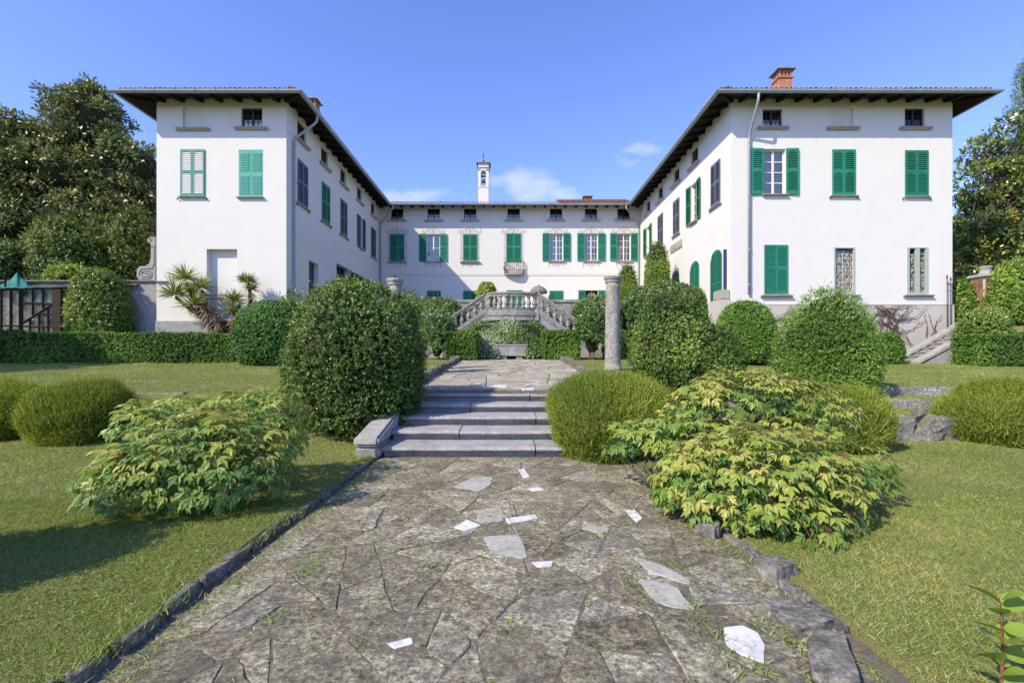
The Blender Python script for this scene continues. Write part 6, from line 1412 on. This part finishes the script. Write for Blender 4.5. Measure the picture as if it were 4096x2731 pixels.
pf = m_leaf('palm_frond', [(0, (.05, .09, .012)), (1, (.17, .22, .035))], .25, .45, .3); pc = P(705, 712, 19.0); pt = thing('fan_palm', (pc.x, pc.y, 1.5), 'fan palm fronds behind the dark boxwood dome', 'plant'); r = np.random.default_rng(7)
m = MB(); m.tube([(pc.x, pc.y, 1.5), (pc.x, pc.y, pc.z-.2)], [.13, .11], 8); m.build('trunk', BARK, pt)
for k in range(8):
    a = k*.8+.3; h = Vector(pc)+Vector((.75*math.cos(a), .75*math.sin(a), .15+.15*math.sin(k*2.1))); m = MB(); m.tube([(pc.x, pc.y, pc.z-.25), h], .012, 4); m.build('stalk', TWIG, pt)
    n = 26; fa = np.linspace(-1.9, 1.9, n)+a; dd = norm(np.stack([np.cos(fa), np.sin(fa), np.full(n, .12)], 1)); sd = norm(np.cross(dd, UP)); me = leaf_mesh('frond', np.tile(np.array(h-Vector((pc.x, pc.y, 1.5))), (n, 1)), dd, norm(np.cross(sd, dd)+.2*r.normal(size=(n, 3))), .52*r.uniform(.8, 1.05, n), np.full(n, .05), r.random(n), pf, .5, .05, .15); mk('frond', me, pt, (pc.x, pc.y, 1.5))
pbush('creeper', 'thin green creeper at the foot of the left wing downpipe', 640, 690, 672, 21.0, 3.4, L_LAUREL, 260, per=6, L=.2, leaf=.08, wid=.05, p=2.0, mid=.3, bump=.2, bs=3, seed=131, cat='creeper', rnds=1.0, core=.4)

# ------------------------------------------------------------------ trees
def tree(name, label, base, trunk, blobs, mat, clumps, per, leaf, wid, seed, core=.70, cat='tree', group=None, cl=(.32, .6), flat=.75, flowers=0, limbs=None, shift=0, fpos=None):
    r = np.random.default_rng(seed); t = thing(name, base, label, cat, group); B = Vector(base); C, RR, OC = [], [], []
    tot = sum(b[3]*b[5]+b[3]*b[4] for b in blobs)
    for (x, y, z, rx, ry, rz) in blobs:
        n = max(6, int(clumps*(rx*rz+rx*ry)/tot)); d = norm(r.normal(size=(n*2, 3))); d = d[(d[:, 1] < .45) | (r.random(len(d)) < .35)][:n]; n = len(d); k = r.uniform(.68, 1.04, n)[:, None]
        C.append(np.array([x, y, z])+d*np.array([rx, ry, rz])*k); RR.append(r.uniform(*cl, n)); OC.append(np.tile(np.array([[x, y, z]]), (n, 1)))
    C, RR, OC = np.concatenate(C), np.concatenate(RR), np.concatenate(OC); n = len(C)
    cc = np.repeat(C, per, 0); rr_ = np.repeat(RR, per); d = norm(r.normal(size=cc.shape)+.35*norm(cc-np.repeat(OC, per, 0))+.2*UP); p = cc+d*(rr_*r.uniform(.35, 1.0, len(cc)))[:, None]*np.array([1, 1, flat])
    ld = norm(d+.5*r.normal(size=d.shape)+.1*UP); nn = norm(UP*.5+d*.9+np.array([-.25, -.35, 0])+.55*r.normal(size=d.shape)); s = r.uniform(.7, 1.25, len(p)); rnd = np.clip(shift+.05+.75*r.random(len(p))+.15*np.repeat(r.normal(size=n), per), 0, 1)
    me = leaf_mesh('crown', p-np.array(base), ld, nn, leaf*s, wid*s, rnd, mat, .5, .06, .08); tag(mk('crown', me, t, base), kind='stuff')
    if core:
        for i, (x, y, z, rx, ry, rz) in enumerate(blobs):
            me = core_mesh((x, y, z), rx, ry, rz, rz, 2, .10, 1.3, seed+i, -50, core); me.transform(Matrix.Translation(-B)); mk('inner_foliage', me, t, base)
    m = MB(); m.tube([B+Vector((0, 0, -.3)), B+(trunk-B)*.5+Vector((.1, .05, 0)), trunk], [.34, .28, .2], 10); m.build('trunk', BARK, t)
    q = random.Random(seed)
    for (x, y, z, rx, ry, rz) in blobs:
        e_ = Vector((x, y, z)); f = trunk*.75+B*.25; m = MB(); m.tube([f, (f+e_)/2+Vector((q.uniform(-.4, .4), q.uniform(-.3, .3), -.2)), e_], [.15, .10, .05], 7); m.build('limb', BARK, t)
        for k in range(limbs or 0):
            j = q.randrange(n); e2 = Vector(C[j]); mid = (e_+e2)/2+Vector((q.uniform(-.3, .3), q.uniform(-.2, .2), q.uniform(-.3, .3))); m = MB(); m.tube([e_, mid, e2], [.06, .04, .015], 5); m.build('branch', BARK, t)
    if flowers:
        fm = MB(); fm.lathe([(.02, 0), (.10, .03), (.15, .10), (.11, .13), (.02, .08)], (0, 0, 0), 8, .15); fme = fm.mesh('flower', MARBLE)
        for (u, v, dd_) in fpos: mk('flower', fme, t, P(u, v, dd_), (q.uniform(.6, 1.4), 0, q.uniform(-1, 1)), (.6, .6, .6))
    return t
def bl(u, v, d, ru, rv, rd): p = P(u, v, d); return (p.x, p.y, p.z, ru*d/F, rd, rv*d/F)
tree('magnolia_tree', 'tall dark magnolia with white flowers close to the left wing', (PX(215, 28), 28, 1.4), P(215, 480, 28), [bl(200, 300, 28, 82, 95, 2.2), bl(165, 400, 27.6, 105, 90, 2.4), bl(285, 400, 28, 80, 95, 2.2), bl(205, 520, 27.4, 130, 85, 2.5), bl(300, 480, 28, 75, 80, 2), bl(215, 240, 28.2, 45, 42, 1.2), bl(160, 245, 28.2, 30, 40, 1)], L_MAG, 620, 62, .24, .10, 601, .72, shift=.1, flowers=1,
     fpos=[(246, 350, 25.6), (235, 365, 25.4), (308, 340, 25.8), (330, 372, 25.9), (195, 310, 25.4), (180, 372, 25), (200, 395, 25), (105, 465, 25), (290, 463, 25.4), (348, 452, 25.9)], group='magnolias')
tree('magnolia_tree', 'shorter magnolia standing at the left picture edge', (PX(20, 27), 27, 1.4), P(20, 500, 27), [bl(40, 330, 27, 58, 75, 1.7), bl(15, 420, 26.6, 82, 110, 2.2), bl(-40, 380, 27, 70, 110, 2), bl(45, 520, 26.4, 80, 90, 2), bl(-30, 560, 26, 80, 90, 2), bl(95, 310, 27, 26, 22, .7)], L_MAG, 420, 60, .23, .095, 603, .70, shift=.1, group='magnolias')
tree('magnolia_tree', 'open branched glossy magnolia right of the villa', (PX(2320, 25), 25, 2.4), P(2315, 430, 25), [bl(2330, 330, 25, 60, 55, 1.5), bl(2270, 430, 25, 75, 55, 1.6), bl(2240, 520, 25, 55, 60, 1.5), bl(2340, 450, 24.6, 55, 80, 1.6), bl(2300, 570, 24.4, 85, 55, 1.7), bl(2255, 350, 25.2, 38, 28, .8), bl(2390, 400, 25, 60, 120, 2), bl(2230, 600, 25, 50, 45, 1.3)], L_MAG2, 300, 46, .25, .105, 605, None, limbs=7, cl=(.3, .55), group='magnolias')
tree('conifer_tree', 'dark conifer top at the right picture edge', (PX(2385, 27), 27, 2.4), P(2385, 300, 27), [bl(2385, 200, 27, 42, 60, 1), bl(2385, 300, 27, 62, 80, 1.4), bl(2390, 130, 27, 22, 40, .6), bl(2392, 420, 27, 75, 90, 1.8)], L_CON, 320, 80, .22, .03, 607, .6, flat=.5, cl=(.3, .6))
tree('background_tree', 'dark broadleaf tree mass behind the right magnolia', (PX(2290, 33), 33, 2.4), P(2290, 550, 33), [bl(2270, 530, 32.5, 85, 85, 2.5), bl(2360, 470, 32.5, 80, 120, 2.5), bl(2220, 600, 32, 45, 60, 2)], L_MAG, 260, 60, .26, .11, 609, .78)
# trees standing out of frame on the left, whose shade falls on hedge and lawn
tree('shade_tree', 'broad tree outside the left edge that shades the hedge', (-25.5, 12.0, .5), Vector((-25.5, 12, 6)), [(-25.5, 12, 8.2, 3.2, 2.8, 2.4), (-23.2, 10.6, 7.2, 2.2, 2, 1.6), (-27.5, 11, 7.5, 2.5, 2, 2)], L_SHRUB, 160, 50, .26, .14, 611, .75)
bush('round_shrub', 'rounded shrub outside the left edge that shades the lawn', -4.75, 2.75, .05, 1.65, .6, .6, L_SHRUB, 1500, per=6, L=.16, leaf=.10, wid=.05, seed=613, cat='shrub')

# ------------------------------------------------------------------ grass
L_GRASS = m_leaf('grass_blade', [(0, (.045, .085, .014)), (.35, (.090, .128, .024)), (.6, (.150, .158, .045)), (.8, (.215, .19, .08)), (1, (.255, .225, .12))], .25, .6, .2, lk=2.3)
def grass(name, x0, x1, y0, y1, dens, lo, hi, wd, seed, dry=.0, lie=.9, keep=None):
    r = np.random.default_rng(seed); n = int((x1-x0)*(y1-y0)*dens); x = x0+(x1-x0)*r.random(n); y = y0+(y1-y0)*r.random(n); k = np.abs(x) < 1.1*y+.5
    if keep is not None: k &= keep(x, y)
    x, y = x[k], y[k]; n = len(x); z = H(x, y); p = np.stack([x, y, z-.005], 1)
    pn = .5*snoise(p*np.array([1, 1, 0]), 900, 1.6)+.4*snoise(p*np.array([1, 1, 0]), 901, 5.0); a = r.random(n)*6.283; L = r.uniform(lo, hi, n)*(1+.35*pn)
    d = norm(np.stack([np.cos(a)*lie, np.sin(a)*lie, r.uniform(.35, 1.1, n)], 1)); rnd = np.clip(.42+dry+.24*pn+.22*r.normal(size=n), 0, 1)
    return p, p+d*L[:, None], np.full(n, wd)*r.uniform(.7, 1.3, n), rnd
def join(parts, name):
    b, t, w, q = (np.concatenate([p[i] for p in parts]) for i in range(4)); o = mk(name, blade_mesh(name, b, t, w, q, L_GRASS)); return tag(o, kind='stuff')
LW = lambda x, y: (x < -2.2)
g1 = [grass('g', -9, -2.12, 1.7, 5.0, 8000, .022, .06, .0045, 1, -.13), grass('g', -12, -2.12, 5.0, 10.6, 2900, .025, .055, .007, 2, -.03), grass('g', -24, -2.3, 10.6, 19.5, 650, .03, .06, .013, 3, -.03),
      grass('g', 1.95, 9, 1.7, 5.0, 8000, .022, .055, .0045, 4, -.02), grass('g', 1.95, 13, 5.0, 8.6, 2900, .025, .05, .007, 5, -.01), grass('g', 2.4, 14, 8.95, 10.6, 1500, .04, .08, .008, 6, .0), grass('g', 2.3, 24, 11.0, 20, 650, .03, .06, .013, 7, -.05)]
rc = np.random.default_rng(71); nc = 26000; xc = np.concatenate([rc.uniform(-8, -2.15, nc//2), rc.uniform(2.0, 8, nc//2)]); yc = rc.uniform(1.9, 7.8, nc); pc_ = np.stack([xc, yc, xc*0], 1); kk = (snoise(pc_, 905, 1.9) > .25) & (np.abs(xc) < 1.1*yc+.4); xc, yc = xc[kk], yc[kk]; nc = len(xc)
bc = np.stack([xc, yc, H(xc, yc)+rc.uniform(.012, .035, nc)], 1); ac = rc.random(nc)*6.283; dc = np.stack([np.cos(ac), np.sin(ac), rc.uniform(-.2, .3, nc)], 1); nc_ = norm(np.stack([.35*rc.normal(size=nc), .35*rc.normal(size=nc), np.ones(nc)], 1))
oc = mk('clover', leaf_mesh('clover', bc, norm(dc), nc_, rc.uniform(.014, .026, nc), rc.uniform(.012, .02, nc), np.clip(.22+.15*rc.normal(size=nc), 0, .6), L_GRASS, .55)); tag(oc, 'low clover patches in the lower lawn', 'clover', kind='stuff')
o = join(g1, 'grass'); o['label'] = 'mown grass of the lawns'; o['category'] = 'grass'
# weeds in the joints and clippings on the path
r = np.random.default_rng(70); wb, wtp, ww, wr = [], [], [], []
tufts = [(720, 1300, 40), (735, 1280, 30), (700, 1320, 30), (812, 1330, 12), (880, 1238, 14), (770, 1246, 22), (1175, 1450, 22), (990, 1297, 9), (1160, 1186, 14), (1158, 1208, 12), (640, 1410, 12), (630, 1420, 12), (1395, 1225, 14), (1440, 1285, 12), (1465, 1330, 18), (1450, 1345, 14), (1490, 1370, 14), (1520, 1290, 10), (1545, 1300, 18), (1580, 1310, 24), (1600, 1395, 26), (1612, 1420, 26), (1620, 1350, 20), (1660, 1470, 28), (1670, 1530, 22), (1740, 1530, 30), (1760, 1450, 22), (1800, 1450, 26), (1830, 1480, 26), (1860, 1520, 30), (1880, 1555, 24), (1450, 1205, 12), (1430, 1180, 10), (1500, 1440, 10), (1350, 1380, 8), (1185, 1470, 12), (1050, 1440, 8), (900, 1120, 18), (870, 1105, 24), (890, 1090, 20), (925, 1080, 16), (960, 1062, 18), (1000, 1072, 14), (1100, 1090, 6), (1170, 1128, 8), (1300, 1155, 6), (860, 1140, 14), (910, 1075, 20), (880, 1150, 14), (1210, 1180, 6), (1000, 1180, 8), (1040, 1100, 6), (1395, 1000+230, 8), (1540, 1250, 10), (1780, 1400, 18)]
for (u, v, n) in tufts:
    x, y = gnd(u, v); b = np.stack([x+.045*r.normal(size=n), y+.06*r.normal(size=n), np.zeros(n)], 1); a = r.random(n)*6.28; d = norm(np.stack([np.cos(a), np.sin(a), r.uniform(.25, 1.2, n)], 1)); wb.append(b); wtp.append(b+d*r.uniform(.025, .065, n)[:, None]); ww.append(r.uniform(.006, .012, n)); wr.append(np.clip(.26+.16*r.normal(size=n), 0, .7))
n = 5200; yk = r.uniform(1.7, 7.2, n); sd_ = r.random(n) < .6; xk = np.where(sd_, -2.05+.05*r.normal(size=n)-.03, 1.9+.07*r.normal(size=n)); kk = snoise(np.stack([xk, yk, xk*0], 1), 47, 3.0) > -.15; xk, yk = xk[kk], yk[kk]; n = len(xk); b = np.stack([xk, yk, np.where(xk < 0, .055, .0)], 1); a = r.random(n)*6.28; d = norm(np.stack([np.cos(a)*.8, np.sin(a)*.8, r.uniform(.4, 1.3, n)], 1)); wb.append(b); wtp.append(b+d*r.uniform(.03, .075, n)[:, None]); ww.append(r.uniform(.004, .007, n)); wr.append(np.clip(.36+.22*r.normal(size=n), 0, 1))
n = 5200; x = np.concatenate([-1.96+np.abs(r.normal(size=n//2))*.10, 1.80-np.abs(r.normal(size=n//4))*.12, r.uniform(-1.95, 1.75, n//4)]); y = r.uniform(1.9, 7.3, len(x)); k = (x < -1.6) | (x > 1.5) | (r.random(len(x)) < .5); x, y = x[k], y[k]; n = len(x)
b = np.stack([x, y, np.full(n, .004)], 1); a = r.random(n)*6.28; e_ = (np.abs(x) > 1.5); d = norm(np.stack([np.cos(a), np.sin(a), np.where(e_, r.uniform(.1, 1.1, n), .12)], 1)); wb.append(b); wtp.append(b+d*r.uniform(.02, .055, n)[:, None]); ww.append(r.uniform(.003, .006, n)); wr.append(np.clip(np.where(e_, .45, .75)+.2*r.normal(size=n), 0, 1))
n = 2600; x, y = r.uniform(-2.15, 2.15, n), 10.3+11*r.random(n); k = (np.abs(x) > 1.9) | (snoise(np.stack([x, y, x*0], 1), 44, 2.0) > .35); x, y = x[k], y[k]; n = len(x); b = np.stack([x, y, np.array(zpl(y))], 1); a = r.random(n)*6.28; d = norm(np.stack([np.cos(a), np.sin(a), r.uniform(.3, 1, n)], 1)); wb.append(b); wtp.append(b+d*r.uniform(.03, .07, n)[:, None]); ww.append(np.full(n, .011)); wr.append(np.clip(.4+.15*r.normal(size=n), 0, 1))
o = mk('weeds', blade_mesh('weeds', np.concatenate(wb), np.concatenate(wtp), np.concatenate(ww), np.concatenate(wr), L_GRASS)); tag(o, 'small weeds and dry clippings in the paving joints', 'weeds', kind='stuff')
